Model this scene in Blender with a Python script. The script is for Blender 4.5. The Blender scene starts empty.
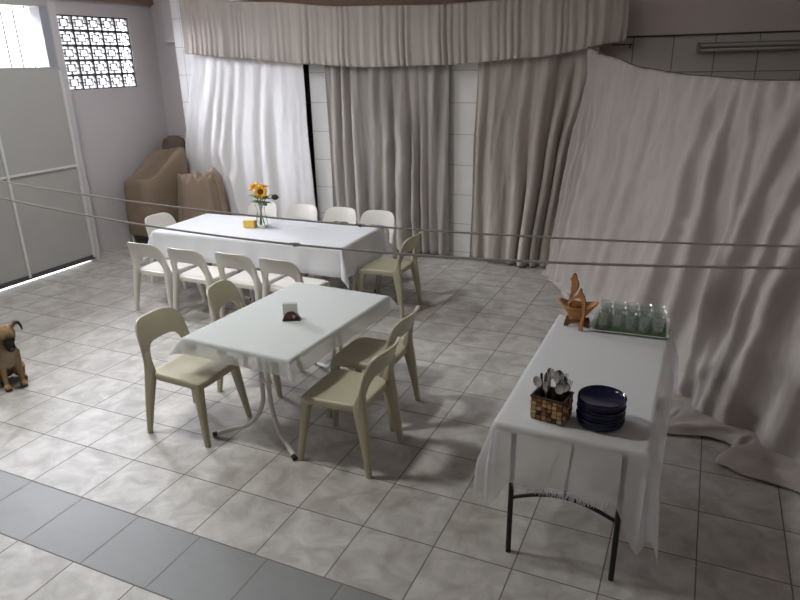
import bpy, bmesh, math, random
from mathutils import Vector, Matrix, noise
PI = math.pi
random.seed(7)
SC = bpy.context.scene
COL = SC.collection
T = 0.44                      # one floor tile, metres: the plan is laid out in tiles

def W(i, j, k=0.0):
    return Vector((i*T, j*T, k*T))

# ------------------------------------------------------------------ camera
cam = bpy.data.objects.new('camera', bpy.data.cameras.new('camera'))
COL.objects.link(cam)
_r = Vector((0.91056, 0.412744, -0.022866))
_d = Vector((0.12087, -0.318734, -0.940106))
_f = Vector((-0.395311, 0.853259, -0.340115))
m = Matrix((_r, -_d, -_f)).transposed().to_4x4()
m.translation = W(7.51717, -5.25826, 5.73299)
cam.matrix_world = m
cam.data.sensor_width = 36
cam.data.lens = 660.73/800*36
cam.data.clip_start = 0.05
SC.camera = cam

# ------------------------------------------------------------------ light, exposure
SC.view_settings.view_transform = 'Standard'
SC.view_settings.look = 'None'
SC.view_settings.gamma = 1
SC.view_settings.use_curve_mapping = False
SC.view_settings.exposure = -0.3

world = bpy.data.worlds.new('daylight')
SC.world = world
world.use_nodes = True
bg = world.node_tree.nodes['Background']
bg.inputs[0].default_value = (0.93, 0.96, 1.0, 1)
bg.inputs[1].default_value = 2.5

def area(name, loc, direction, sx, sy, watts, color=(1, 1, 1)):
    l = bpy.data.lights.new(name, 'AREA')
    l.shape = 'RECTANGLE'; l.size = sx; l.size_y = sy; l.energy = watts; l.color = color
    o = bpy.data.objects.new(name, l); COL.objects.link(o)
    o.location = loc
    o.rotation_euler = Vector(direction).to_track_quat('-Z', 'Y').to_euler()
    return o

DAY = (0.875, 0.905, 1.0)
area('daylight_lattice_window', W(-13.4, 11.4, 9.1), (1, 0, -0.85), 3.0, 2.0, 3000, DAY)
area('daylight_gate_window', W(-12.8, 6.0, 10.2), (1, 0, -1.1), 4.4, 1.9, 1700, DAY)
area('roof_panel_and_fill', W(-2.0, 1.0, 10.9), (0, 0, -1), 0.42, 0.42, 145, (0.97, 1.0, 0.97))
area('roof_panel_and_fill', W(-5.2, 7.0, 10.9), (0, 0, -1), 1.2, 1.2, 60, DAY)  # second overhead light, added to brighten the left floor and far table

# ------------------------------------------------------------------ materials
def new_mat(name):
    mt = bpy.data.materials.new(name); mt.use_nodes = True
    nt = mt.node_tree
    return mt, nt, nt.nodes['Principled BSDF']

def N(nt, typ, **kw):
    n = nt.nodes.new(typ)
    for k, v in kw.items():
        setattr(n, k, v)
    return n

def mat(name, col, rough=0.6, metal=0.0, spec=0.5, vary=0.0, vscale=6.0, bump=0.0, bscale=60.0, trans=0.0, sheen=0.0, ior=1.45):
    mt, nt, b = new_mat(name)
    b.inputs['Base Color'].default_value = (*col, 1)
    b.inputs['Roughness'].default_value = rough
    b.inputs['Metallic'].default_value = metal
    b.inputs['Specular IOR Level'].default_value = spec
    b.inputs['Transmission Weight'].default_value = trans
    b.inputs['Sheen Weight'].default_value = sheen
    b.inputs['IOR'].default_value = ior
    tc = N(nt, 'ShaderNodeTexCoord')
    if vary:
        nz = N(nt, 'ShaderNodeTexNoise'); nz.inputs['Scale'].default_value = vscale; nz.inputs['Detail'].default_value = 5
        nt.links.new(tc.outputs['Object'], nz.inputs['Vector'])
        mx = N(nt, 'ShaderNodeMix', data_type='RGBA')
        mx.inputs[6].default_value = (*[max(0, c*(1-vary)) for c in col], 1)
        mx.inputs[7].default_value = (*[min(1, c*(1+vary)) for c in col], 1)
        nt.links.new(nz.outputs['Fac'], mx.inputs[0])
        nt.links.new(mx.outputs[2], b.inputs['Base Color'])
    if bump:
        nz2 = N(nt, 'ShaderNodeTexNoise'); nz2.inputs['Scale'].default_value = bscale; nz2.inputs['Detail'].default_value = 4
        nt.links.new(tc.outputs['Object'], nz2.inputs['Vector'])
        bp = N(nt, 'ShaderNodeBump'); bp.inputs['Strength'].default_value = bump; bp.inputs['Distance'].default_value = 0.01
        nt.links.new(nz2.outputs['Fac'], bp.inputs['Height'])
        nt.links.new(bp.outputs['Normal'], b.inputs['Normal'])
    return mt

def sheer_mat(name, col, opacity, lace=0.0, lscale=40.0):
    """thin woven cloth that lets part of the view through"""
    mt, nt, b = new_mat(name)
    out = nt.nodes['Material Output']
    b.inputs['Base Color'].default_value = (*col, 1); b.inputs['Roughness'].default_value = 0.85
    b.inputs['Specular IOR Level'].default_value = 0.2
    tl = N(nt, 'ShaderNodeBsdfTranslucent'); tl.inputs[0].default_value = (*col, 1)
    m1 = N(nt, 'ShaderNodeMixShader'); m1.inputs[0].default_value = 0.3
    nt.links.new(b.outputs[0], m1.inputs[1]); nt.links.new(tl.outputs[0], m1.inputs[2])
    tr = N(nt, 'ShaderNodeBsdfTransparent')
    m2 = N(nt, 'ShaderNodeMixShader'); m2.inputs[0].default_value = opacity
    nt.links.new(tr.outputs[0], m2.inputs[1]); nt.links.new(m1.outputs[0], m2.inputs[2])
    if lace:
        tc = N(nt, 'ShaderNodeTexCoord')
        vo = N(nt, 'ShaderNodeTexVoronoi'); vo.inputs['Scale'].default_value = lscale
        nt.links.new(tc.outputs['Object'], vo.inputs['Vector'])
        mr = N(nt, 'ShaderNodeMapRange'); mr.inputs[1].default_value = 0.1; mr.inputs[2].default_value = 0.6
        mr.inputs[3].default_value = min(1, opacity+lace); mr.inputs[4].default_value = max(0, opacity-lace)
        nt.links.new(vo.outputs['Distance'], mr.inputs[0]); nt.links.new(mr.outputs[0], m2.inputs[0])
    nt.links.new(m2.outputs[0], out.inputs[0])
    return mt

def math_n(nt, op, a, b=None, c=None):
    n = N(nt, 'ShaderNodeMath', operation=op)
    for k, v in enumerate((a, b, c)):
        if v is None: continue
        if isinstance(v, (int, float)): n.inputs[k].default_value = v
        else: nt.links.new(v, n.inputs[k])
    return n.outputs[0]

def mixc(nt, f, a, b):
    n = N(nt, 'ShaderNodeMix', data_type='RGBA')
    for k, v in ((0, f), (6, a), (7, b)):
        if isinstance(v, (int, float)): n.inputs[k].default_value = v
        elif isinstance(v, tuple): n.inputs[k].default_value = (*v, 1)
        else: nt.links.new(v, n.inputs[k])
    return n.outputs[2]

def floor_mat():
    mt, nt, b = new_mat('ceramic_floor_tiles')
    tc = N(nt, 'ShaderNodeTexCoord'); sp = N(nt, 'ShaderNodeSeparateXYZ')
    nt.links.new(tc.outputs['Object'], sp.inputs[0])
    x = math_n(nt, 'DIVIDE', sp.outputs[0], T); y = math_n(nt, 'DIVIDE', sp.outputs[1], T)
    # the grey border row lies between y = -0.98 and y = 0, its tiles a little wider
    row = math_n(nt, 'MULTIPLY', math_n(nt, 'LESS_THAN', y, 0.0), math_n(nt, 'GREATER_THAN', y, -0.98))
    yb = math_n(nt, 'ADD', y, math_n(nt, 'MULTIPLY', math_n(nt, 'LESS_THAN', y, -0.5), -0.02))
    xb = math_n(nt, 'DIVIDE', math_n(nt, 'ADD', x, 1.0), 1.05)
    x2 = math_n(nt, 'ADD', math_n(nt, 'MULTIPLY', x, math_n(nt, 'SUBTRACT', 1.0, row)), math_n(nt, 'MULTIPLY', xb, row))
    def edge(v):
        fr = math_n(nt, 'FRACT', v)
        return math_n(nt, 'MINIMUM', fr, math_n(nt, 'SUBTRACT', 1.0, fr))
    e = math_n(nt, 'MINIMUM', edge(x2), edge(yb))
    g = math_n(nt, 'LESS_THAN', e, 0.0085)
    cx = math_n(nt, 'FLOOR', x2); cy = math_n(nt, 'FLOOR', yb)
    cv = N(nt, 'ShaderNodeCombineXYZ'); nt.links.new(cx, cv.inputs[0]); nt.links.new(cy, cv.inputs[1])
    wn = N(nt, 'ShaderNodeTexWhiteNoise'); nt.links.new(cv.outputs[0], wn.inputs['Vector'])
    off = N(nt, 'ShaderNodeVectorMath', operation='MULTIPLY_ADD')
    nt.links.new(wn.outputs['Color'], off.inputs[0]); off.inputs[1].default_value = (7, 7, 7)
    nt.links.new(tc.outputs['Object'], off.inputs[2])
    nz = N(nt, 'ShaderNodeTexNoise'); nz.inputs['Scale'].default_value = 5.5; nz.inputs['Detail'].default_value = 6
    nz.inputs['Roughness'].default_value = 0.6; nz.inputs['Distortion'].default_value = 0.6
    nt.links.new(off.outputs[0], nz.inputs['Vector'])
    nz2 = N(nt, 'ShaderNodeTexNoise'); nz2.inputs['Scale'].default_value = 16; nz2.inputs['Detail'].default_value = 4
    nt.links.new(off.outputs[0], nz2.inputs['Vector'])
    mr = N(nt, 'ShaderNodeMapRange'); mr.inputs[1].default_value = 0.36; mr.inputs[2].default_value = 0.66
    nt.links.new(nz.outputs['Fac'], mr.inputs[0])
    c1 = mixc(nt, mr.outputs[0], (0.315, 0.293, 0.262), (0.52, 0.497, 0.468))
    c1 = mixc(nt, math_n(nt, 'MULTIPLY', nz2.outputs['Fac'], 0.35), c1, (0.40, 0.37, 0.33))
    c2 = mixc(nt, nz2.outputs['Fac'], (0.18, 0.182, 0.175), (0.215, 0.217, 0.21))
    c = mixc(nt, row, c1, c2)
    tint = math_n(nt, 'MULTIPLY_ADD', wn.outputs['Value'], 0.10, 0.95)
    vm = N(nt, 'ShaderNodeVectorMath', operation='SCALE'); nt.links.new(c, vm.inputs[0]); nt.links.new(tint, vm.inputs['Scale'])
    cf = mixc(nt, g, vm.outputs[0], (0.15, 0.133, 0.115))
    nt.links.new(cf, b.inputs['Base Color'])
    rg = N(nt, 'ShaderNodeMapRange'); rg.inputs[3].default_value = 0.38; rg.inputs[4].default_value = 0.54
    nt.links.new(nz2.outputs['Fac'], rg.inputs[0])
    nt.links.new(math_n(nt, 'MAXIMUM', rg.outputs[0], math_n(nt, 'MULTIPLY', g, 0.9)), b.inputs['Roughness'])
    b.inputs['Specular IOR Level'].default_value = 0.5
    bp = N(nt, 'ShaderNodeBump'); bp.inputs['Strength'].default_value = 0.4; bp.inputs['Distance'].default_value = 0.003
    nt.links.new(math_n(nt, 'SUBTRACT', 1.0, g), bp.inputs['Height']); nt.links.new(bp.outputs[0], b.inputs['Normal'])
    return mt

def block_mat(name, col, joint, w, h, z0, paint_above=None, paint=(0.5, 0.45, 0.44), x0=0.0):
    """white painted square blocks with thin joints; plain paint above a given height"""
    mt, nt, b = new_mat(name)
    tc = N(nt, 'ShaderNodeTexCoord'); sp = N(nt, 'ShaderNodeSeparateXYZ'); nt.links.new(tc.outputs['Object'], sp.inputs[0])
    u = math_n(nt, 'DIVIDE', math_n(nt, 'SUBTRACT', sp.outputs[0], x0), w)
    v = math_n(nt, 'DIVIDE', math_n(nt, 'SUBTRACT', sp.outputs[2], z0), h)
    def edge(q):
        fr = math_n(nt, 'FRACT', q); return math_n(nt, 'MINIMUM', fr, math_n(nt, 'SUBTRACT', 1.0, fr))
    g = math_n(nt, 'LESS_THAN', math_n(nt, 'MINIMUM', edge(u), edge(v)), 0.014)
    nz = N(nt, 'ShaderNodeTexNoise'); nz.inputs['Scale'].default_value = 3; nz.inputs['Detail'].default_value = 5
    nt.links.new(tc.outputs['Object'], nz.inputs['Vector'])
    c = mixc(nt, nz.outputs['Fac'], tuple(q*0.9 for q in col), tuple(min(1, q*1.08) for q in col))
    c = mixc(nt, g, c, joint)
    if paint_above is not None:
        c = mixc(nt, math_n(nt, 'GREATER_THAN', sp.outputs[2], paint_above), c, paint)
    nt.links.new(c, b.inputs['Base Color']); b.inputs['Roughness'].default_value = 0.55
    return mt

M = {}
M['floor'] = floor_mat()
M['wall'] = mat('painted_plaster', (0.53, 0.495, 0.495), 0.75, vary=0.05, vscale=1.5, bump=0.05, bscale=25)
M['dim_wall'] = mat('bare_brown_plaster', (0.55, 0.50, 0.47), 0.85, vary=0.1)
M['block'] = block_mat('white_blocks', (0.88, 0.865, 0.85), (0.6, 0.58, 0.56), 0.95*T, 0.88*T, 0.17*T, x0=0.62*T)
M['block_right'] = block_mat('white_wall_tiles', (0.70, 0.655, 0.60), (0.30, 0.27, 0.25), 0.95*T, 0.86*T, 0.15*T, 6.17*T, (0.80, 0.71, 0.685), x0=5.5*T)
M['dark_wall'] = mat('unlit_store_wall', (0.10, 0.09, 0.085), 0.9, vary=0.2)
M['ceiling'] = mat('ceiling_boards', (0.68, 0.62, 0.58), 0.8, vary=0.12, vscale=3)
M['wood_beam'] = mat('stained_beam', (0.23, 0.15, 0.11), 0.7, vary=0.25, vscale=9)
M['gate'] = mat('grey_painted_steel', (0.38, 0.37, 0.35), 0.45, vary=0.06, vscale=2)
M['gate_rib'] = mat('pale_painted_steel', (0.62, 0.61, 0.59), 0.4)
M['gate_dark'] = mat('dark_steel', (0.07, 0.065, 0.06), 0.5)
M['reveal'] = mat('blue_grey_paint', (0.30, 0.30, 0.32), 0.6)
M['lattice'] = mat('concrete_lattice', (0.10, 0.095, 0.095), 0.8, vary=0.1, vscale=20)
M['concrete'] = mat('bright_concrete', (0.75, 0.74, 0.71), 0.8, vary=0.08)
M['plastic_khaki'] = mat('khaki_plastic', (0.43, 0.395, 0.285), 0.38, vary=0.04, vscale=8, bump=0.02, bscale=150)
M['plastic_cream'] = mat('cream_plastic', (0.66, 0.63, 0.575), 0.35, vary=0.04, vscale=8, bump=0.02, bscale=150)
M['plastic_white'] = mat('white_plastic', (0.70, 0.70, 0.68), 0.4)
M['tube_white'] = mat('white_painted_tube', (0.62, 0.60, 0.55), 0.35)
M['black'] = mat('black_steel', (0.012, 0.012, 0.014), 0.4)
M['black_rubber'] = mat('black_rubber', (0.02, 0.02, 0.02), 0.7)
M['chrome'] = mat('steel', (0.55, 0.54, 0.52), 0.22, metal=1.0)
M['cloth_white'] = sheer_mat('white_cotton', (0.86, 0.86, 0.88), 0.97)
M['cloth_veil'] = sheer_mat('white_veil', (0.80, 0.80, 0.82), 0.50)
M['cloth_lace'] = sheer_mat('white_lace', (0.72, 0.74, 0.725), 0.64)
def curtain_mat(name, col, band=0.0, bscale=7.0, wr=0.25):
    mt = mat(name, col, 0.85, spec=0.25, bump=wr, bscale=9)
    nt = mt.node_tree; b = nt.nodes['Principled BSDF']
    tc = N(nt, 'ShaderNodeTexCoord'); mp = N(nt, 'ShaderNodeMapping'); mp.inputs['Scale'].default_value = (1, 1, 0.06)
    nt.links.new(tc.outputs['Object'], mp.inputs[0])
    nz = N(nt, 'ShaderNodeTexNoise'); nz.inputs['Scale'].default_value = bscale; nz.inputs['Detail'].default_value = 3
    nt.links.new(mp.outputs[0], nz.inputs['Vector'])
    mr = N(nt, 'ShaderNodeMapRange'); mr.inputs[1].default_value = 0.38; mr.inputs[2].default_value = 0.64
    nt.links.new(nz.outputs['Fac'], mr.inputs[0])
    c = mixc(nt, mr.outputs[0], tuple(q*(1-band) for q in col), tuple(min(1, q*(1+band)) for q in col))
    nt.links.new(c, b.inputs['Base Color'])
    return mt
M['curtain_pale'] = curtain_mat('pale_curtain_cloth', (0.84, 0.825, 0.82), 0.03)
M['curtain_beige'] = curtain_mat('beige_curtain_cloth', (0.375, 0.345, 0.315), 0.22)
M['curtain_sand'] = curtain_mat('sand_curtain_cloth', (0.43, 0.39, 0.345), 0.18)
M['valance'] = curtain_mat('valance_cloth', (0.52, 0.465, 0.415), 0.06)
M['curtain_taupe'] = curtain_mat('taupe_drop_cloth', (0.405, 0.365, 0.34), 0.05, 5, 0.5)
M['brown_cover'] = mat('brown_cover_cloth', (0.25, 0.185, 0.13), 0.85, vary=0.1, vscale=4, bump=0.3, bscale=8)
M['brown_blanket'] = mat('brown_blanket_cloth', (0.31, 0.23, 0.172), 0.9, vary=0.12, vscale=6, bump=0.4, bscale=14)
M['dark_brown'] = mat('dark_brown_cloth', (0.13, 0.095, 0.075), 0.9, vary=0.15)
M['rope'] = mat('grey_rope', (0.36, 0.34, 0.315), 0.8, vary=0.2, vscale=80)
M['rope_dark'] = mat('dark_rope', (0.10, 0.09, 0.085), 0.8, vary=0.2, vscale=80)
M['batten'] = mat('grey_batten_metal', (0.30, 0.29, 0.275), 0.5)
M['tube_glass'] = mat('unlit_fluorescent_tube', (0.60, 0.58, 0.55), 0.25)
M['wood'] = mat('honey_wood', (0.50, 0.24, 0.085), 0.45, vary=0.3, vscale=18)
M['wood_edge'] = mat('dark_cut_wood', (0.16, 0.065, 0.022), 0.6)
M['glass'] = mat('clear_glass', (0.98, 1.0, 0.99), 0.03, trans=1.0, ior=1.45)
def thin_glass(name, col, haze):
    mt, nt, b = new_mat(name); out = nt.nodes['Material Output']
    b.inputs['Base Color'].default_value = (*col, 1); b.inputs['Roughness'].default_value = 0.05
    tr = N(nt, 'ShaderNodeBsdfTransparent'); tr.inputs[0].default_value = (*col, 1)
    lw = N(nt, 'ShaderNodeLayerWeight'); lw.inputs[0].default_value = 0.35
    gl = N(nt, 'ShaderNodeBsdfGlossy'); gl.inputs['Roughness'].default_value = 0.03
    m1 = N(nt, 'ShaderNodeMixShader'); nt.links.new(math_n(nt, 'MULTIPLY_ADD', lw.outputs['Facing'], 0.45, 0.04), m1.inputs[0])
    nt.links.new(tr.outputs[0], m1.inputs[1]); nt.links.new(gl.outputs[0], m1.inputs[2])
    m2 = N(nt, 'ShaderNodeMixShader'); m2.inputs[0].default_value = haze
    nt.links.new(m1.outputs[0], m2.inputs[1]); nt.links.new(b.outputs[0], m2.inputs[2])
    nt.links.new(m2.outputs[0], out.inputs[0]); return mt
M['tumbler'] = thin_glass('thin_clear_glass', (0.93, 0.95, 0.94), 0.08)
M['blue_glass'] = mat('cobalt_glass', (0.001, 0.002, 0.040), 0.10, spec=0.5, trans=0.3)
M['tray_green'] = mat('leaf_print_tray', (0.07, 0.14, 0.045), 0.4, vary=0.9, vscale=22)
M['tray_rim'] = mat('pale_tray_rim', (0.62, 0.66, 0.62), 0.3)
M['weave'] = mat('tan_weave', (0.44, 0.31, 0.15), 0.6, vary=0.3, vscale=30)
M['weave_red'] = mat('rust_weave', (0.24, 0.095, 0.035), 0.6, vary=0.3, vscale=30)
M['weave_dark'] = mat('dark_weave', (0.045, 0.03, 0.02), 0.7)
M['black_handle'] = mat('black_handle_plastic', (0.015, 0.015, 0.015), 0.35)
M['paper'] = mat('white_paper', (0.80, 0.80, 0.76), 0.9)
M['dark_red'] = mat('dark_red_lacquer', (0.075, 0.010, 0.008), 0.25)
M['pink'] = mat('pink_print', (0.55, 0.33, 0.27), 0.5)
M['yellow'] = mat('yellow_card', (0.80, 0.55, 0.12), 0.6)
M['orange'] = mat('ochre_card', (0.42, 0.25, 0.06), 0.6)
M['petal'] = mat('sunflower_petal', (0.85, 0.42, 0.015), 0.6, vary=0.2, vscale=40)
M['disc'] = mat('sunflower_disc', (0.11, 0.035, 0.012), 0.9, vary=0.4, vscale=200)
M['stem'] = mat('green_stem', (0.09, 0.17, 0.035), 0.6, vary=0.2)
M['leaf'] = mat('green_leaf', (0.10, 0.19, 0.04), 0.55, vary=0.3, vscale=30)
M['bud'] = mat('dark_bud', (0.022, 0.035, 0.018), 0.7)
M['water'] = mat('vase_water', (0.93, 0.97, 0.92), 0.02, trans=1.0, ior=1.33)
M['box_a'] = mat('stored_box_card', (0.25, 0.20, 0.15), 0.8)
M['box_b'] = mat('stored_box_grey', (0.35, 0.35, 0.36), 0.6)
M['eye'] = mat('dog_eye', (0.012, 0.008, 0.005), 0.08)
M['nose'] = mat('dog_nose', (0.012, 0.01, 0.01), 0.3)
M['hook'] = mat('iron_hook', (0.10, 0.09, 0.085), 0.5, metal=0.8)

# ------------------------------------------------------------------ mesh helpers
class MB:
    def __init__(self):
        self.bm = bmesh.new(); self.mi = 0
    def face(self, vs):
        try:
            f = self.bm.faces.new(vs); f.material_index = self.mi; return f
        except ValueError:
            return None
    def box(self, lo, hi, rot=None, pivot=None):
        lo, hi = Vector(lo), Vector(hi)
        v = []
        for k in range(8):
            p = Vector((hi.x if k & 1 else lo.x, hi.y if k & 2 else lo.y, hi.z if k & 4 else lo.z))
            if rot is not None:
                pv = Vector(pivot) if pivot is not None else (lo+hi)/2
                p = rot @ (p-pv) + pv
            v.append(self.bm.verts.new(p))
        for q in ((0, 2, 3, 1), (4, 5, 7, 6), (0, 1, 5, 4), (2, 6, 7, 3), (0, 4, 6, 2), (1, 3, 7, 5)):
            self.face([v[i] for i in q])
        return self
    def rings(self, rings, closed=True, cap0=True, cap1=True):
        vr = [[self.bm.verts.new(p) for p in r] for r in rings]
        n = len(vr[0])
        for a, b in zip(vr[:-1], vr[1:]):
            for i in range(n if closed else n-1):
                self.face([a[i], a[(i+1) % n], b[(i+1) % n], b[i]])
        if cap0: self.face(vr[0][::-1])
        if cap1: self.face(vr[-1])
        return self
    def tube(self, path, r, seg=10, cap=True, flat=1.0):
        path = [Vector(p) for p in path]
        rs = r if isinstance(r, (list, tuple)) else [r]*len(path)
        rings = []; up = None
        for i, p in enumerate(path):
            t = (path[min(i+1, len(path)-1)]-path[max(i-1, 0)]).normalized()
            if up is None:
                up = Vector((0, 0, 1)) if abs(t.z) < 0.9 else Vector((1, 0, 0))
            s = t.cross(up).normalized(); u = s.cross(t).normalized(); up = u
            rings.append([p + rs[i]*(math.cos(a)*s + flat*math.sin(a)*u) for a in [2*PI*k/seg for k in range(seg)]])
        return self.rings(rings, True, cap, cap)
    def lathe(self, prof, seg=32, center=(0, 0, 0), cap0=True, cap1=True, sx=1.0, sy=1.0):
        c = Vector(center)
        return self.rings([[c+Vector((r*sx*math.cos(2*PI*k/seg), r*sy*math.sin(2*PI*k/seg), z)) for k in range(seg)] for r, z in prof], True, cap0, cap1)
    def prism(self, outline, thick, mtx, side=0):
        """outline in (x, z), extruded along y, then moved by mtx"""
        a = [self.bm.verts.new(mtx @ Vector((x, -thick/2, z))) for x, z in outline]
        b = [self.bm.verts.new(mtx @ Vector((x, thick/2, z))) for x, z in outline]
        self.face(a); self.face(b[::-1]); n = len(a)
        for i in range(n):
            f = self.face([a[i], b[i], b[(i+1) % n], a[(i+1) % n]])
            if f and side: f.material_index = side
        return self
    def grid(self, fn, nu, nv):
        v = [[self.bm.verts.new(fn(i/nu, j/nv)) for j in range(nv+1)] for i in range(nu+1)]
        for i in range(nu):
            for j in range(nv):
                self.face([v[i][j], v[i+1][j], v[i+1][j+1], v[i][j+1]])
        return self
    def ball(self, c, r, seg=16, rot=None):
        r = Vector(r) if not isinstance(r, (int, float)) else Vector((r, r, r))
        rings = []
        n = seg//2
        for j in range(1, n):
            a = PI*j/n
            rr = []
            for k in range(seg):
                p = Vector((r.x*math.sin(a)*math.cos(2*PI*k/seg), r.y*math.sin(a)*math.sin(2*PI*k/seg), -r.z*math.cos(a)))
                if rot is not None: p = rot @ p
                rr.append(Vector(c)+p)
            rings.append(rr)
        return self.rings(rings)
    def build(self, name, mats, parent=None, smooth=True, angle=40, bevel=0.0, subsurf=0, solid=0.0, loc=None):
        bmesh.ops.recalc_face_normals(self.bm, faces=self.bm.faces)
        me = bpy.data.meshes.new(name)
        self.bm.to_mesh(me); self.bm.free()
        for mm in (mats if isinstance(mats, (list, tuple)) else [mats]):
            me.materials.append(mm)
        if smooth:
            me.polygons.foreach_set('use_smooth', [True]*len(me.polygons))
            me.set_sharp_from_angle(angle=math.radians(angle))
        o = bpy.data.objects.new(name, me); COL.objects.link(o)
        if loc is not None: o.location = loc
        if parent is not None: o.parent = parent
        if solid:
            md = o.modifiers.new('thickness', 'SOLIDIFY'); md.thickness = solid; md.offset = 0
        if bevel:
            md = o.modifiers.new('bevel', 'BEVEL'); md.width = bevel; md.segments = 2; md.limit_method = 'ANGLE'
        if subsurf:
            md = o.modifiers.new('sub', 'SUBSURF'); md.levels = subsurf; md.render_levels = subsurf
        return o

def thing(name, label, cat, loc=(0, 0, 0), rz=0.0, group=None):
    o = bpy.data.objects.new(name, None); COL.objects.link(o)
    o.empty_display_size = 0.1
    o.location = loc; o.rotation_euler = (0, 0, rz)
    return tag(o, label, cat, group)

def tag(o, label, cat, group=None, kind=None):
    o['label'] = label; o['category'] = cat
    if group: o['group'] = group
    if kind: o['kind'] = kind
    return o

def struct(o):
    o['kind'] = 'structure'; return o

def dup(root, loc, rz, label, group=None):
    r = root.copy(); COL.objects.link(r)
    r.location = loc; r.rotation_euler = (0, 0, rz); r['label'] = label
    if group: r['group'] = group
    for ch in list(root.children):
        c = ch.copy(); COL.objects.link(c); c.parent = r
        for g in list(ch.children):
            d = g.copy(); COL.objects.link(d); d.parent = c
    return r

def sm(a, b, x):
    x = max(0.0, min(1.0, (x-a)/(b-a))); return x*x*(3-2*x)

def lerp(a, b, t): return a+(b-a)*t

def interp(pts, x):
    if x <= pts[0][0]: return pts[0][1]
    for (a, va), (b, vb) in zip(pts[:-1], pts[1:]):
        if x <= b: return va+(vb-va)*sm(a, b, x)*0.5+(vb-va)*(x-a)/(b-a)*0.5
    return pts[-1][1]

# ------------------------------------------------------------------ the room
XL, XR, YB, YF, ZC = -10.25, 10.8, 13.55, -9.0, 10.4
fl = MB()
fl.box(W(XL-0.6, YF, -0.3), W(XR, 15.2, 0))
struct(fl.build('floor', M['floor'], smooth=False))
og = MB(); og.box(W(-24, -10, -0.6), W(XL-0.6, 20, -0.05))
struct(og.build('floor_outside', M['concrete'], smooth=False))

# left wall, with the lattice opening and the gate opening
def wall_x(mb, x0, x1, y0, y1, z0, z1, holes):
    """boxes that leave rectangular holes (ya, yb, za, zb), the holes side by side in y"""
    y = y0
    for ya, yb, za, zb in sorted(holes):
        if ya > y: mb.box(W(x0, y, z0), W(x1, ya, z1))
        if za > z0: mb.box(W(x0, ya, z0), W(x1, yb, za))
        if zb < z1: mb.box(W(x0, ya, zb), W(x1, yb, z1))
        y = yb
    if y < y1: mb.box(W(x0, y, z0), W(x1, y1, z1))
LWIN = (9.72, 12.44, 5.12, 7.25)
wl = MB()
wall_x(wl, XL-0.45, XL, YF, 15.2, 0, ZC, [(1.9, 8.9, 0, 7.5), LWIN])
struct(wl.build('wall_left', M['wall'], smooth=False))
tr = MB(); tr.box(W(XL, YF, 7.70), W(XL+0.14, YB, 8.1))
struct(tr.build('trim_1', M['wood_beam'], smooth=False))
jm = MB(); jm.box(W(XL, 8.96, 0), W(-9.66, 9.22, 7.5))
struct(jm.build('trim_2', M['wall'], smooth=False, bevel=0.005))

# lattice of cast blocks: a frame and an inner square held by four short arms in each of 25 cells
lt = MB()
ya, yb, za, zb = [q*T for q in LWIN]
xa, xb = (XL-0.16)*T, (XL-0.05)*T
n = 5; cw = (yb-ya)/n; ch = (zb-za)/n
for k in range(n+1):
    lt.box((xa, ya+k*cw-0.016, za), (xb, ya+k*cw+0.016, zb))
    lt.box((xa, ya, za+k*ch-0.016), (xb, yb, za+k*ch+0.016))
for a in range(n):
    for c in range(n):
        cy, cz = ya+(a+.5)*cw, za+(c+.5)*ch
        hw, hh, t = cw*0.27, ch*0.27, 0.006
        x0, x1 = xa+0.008, xb-0.008
        lt.box((x0, cy-hw, cz-hh), (x1, cy+hw, cz-hh+2*t)); lt.box((x0, cy-hw, cz+hh-2*t), (x1, cy+hw, cz+hh))
        lt.box((x0, cy-hw, cz-hh), (x1, cy-hw+2*t, cz+hh)); lt.box((x0, cy+hw-2*t, cz-hh), (x1, cy+hw, cz+hh))
        lt.box((x0, cy-t, cz+hh), (x1, cy+t, cz+ch/2)); lt.box((x0, cy-t, cz-ch/2), (x1, cy+t, cz-hh))
        lt.box((x0, cy+hw, cz-t), (x1, cy+cw/2, cz+t)); lt.box((x0, cy-cw/2, cz-t), (x1, cy-hw, cz+t))
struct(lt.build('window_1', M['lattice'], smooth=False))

# steel gate on the left: three leaves, barred openings at the top
GX0, GX1 = -9.82, -9.62
g = MB()
wall_x(g, GX0, GX1, 1.95, 8.95, 0.17, 7.6, [(2.3, 4.15, 5.8, 7.36), (4.6, 6.4, 5.8, 7.36), (6.85, 8.64, 5.8, 7.36)])
gate = struct(g.build('door_1', M['gate'], smooth=False))
r = MB()
for y in (1.98, 4.35, 6.65, 8.92):
    r.box(W(GX1, y-0.035, 0.17), W(GX1+0.07, y+0.035, 5.7))
o = r.build('upright_rib', M['gate_rib'], gate, smooth=False, bevel=0.004)
r = MB()
for a, b in ((2.02, 4.31), (4.39, 6.61), (6.69, 8.88)):
    r.box(W(GX1, a, 2.99), W(GX1+0.05, b, 3.05))
r.build('cross_rail', M['gate_rib'], gate, smooth=False)
r = MB(); r.box(W(GX0-0.02, 1.95, 0.11), W(GX1+0.03, 8.95, 0.24))
r.build('bottom_rail', M['gate_dark'], gate, smooth=False)
r = MB()
for a, b in ((2.3, 4.15), (4.6, 6.4), (6.85, 8.64)):
    r.box(W(GX0-0.16, b-0.02, 5.78), W(GX1+0.03, b+0.24, 7.4))
    r.box(W(GX0-0.16, a-0.1, 5.78), W(GX1+0.03, a+0.03, 7.4))
r.build('window_frame', M['reveal'], gate, smooth=False, bevel=0.004)
r = MB()
for a, b in ((2.3, 4.15), (4.6, 6.4), (6.85, 8.64)):
    for k in range(1, 5):
        y = lerp(a, b, k/5)
        r.tube([W(-9.74, y, 5.8), W(-9.74, y, 7.36)], 0.006, 6)
r.build('window_bar', M['gate_dark'], gate)

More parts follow.
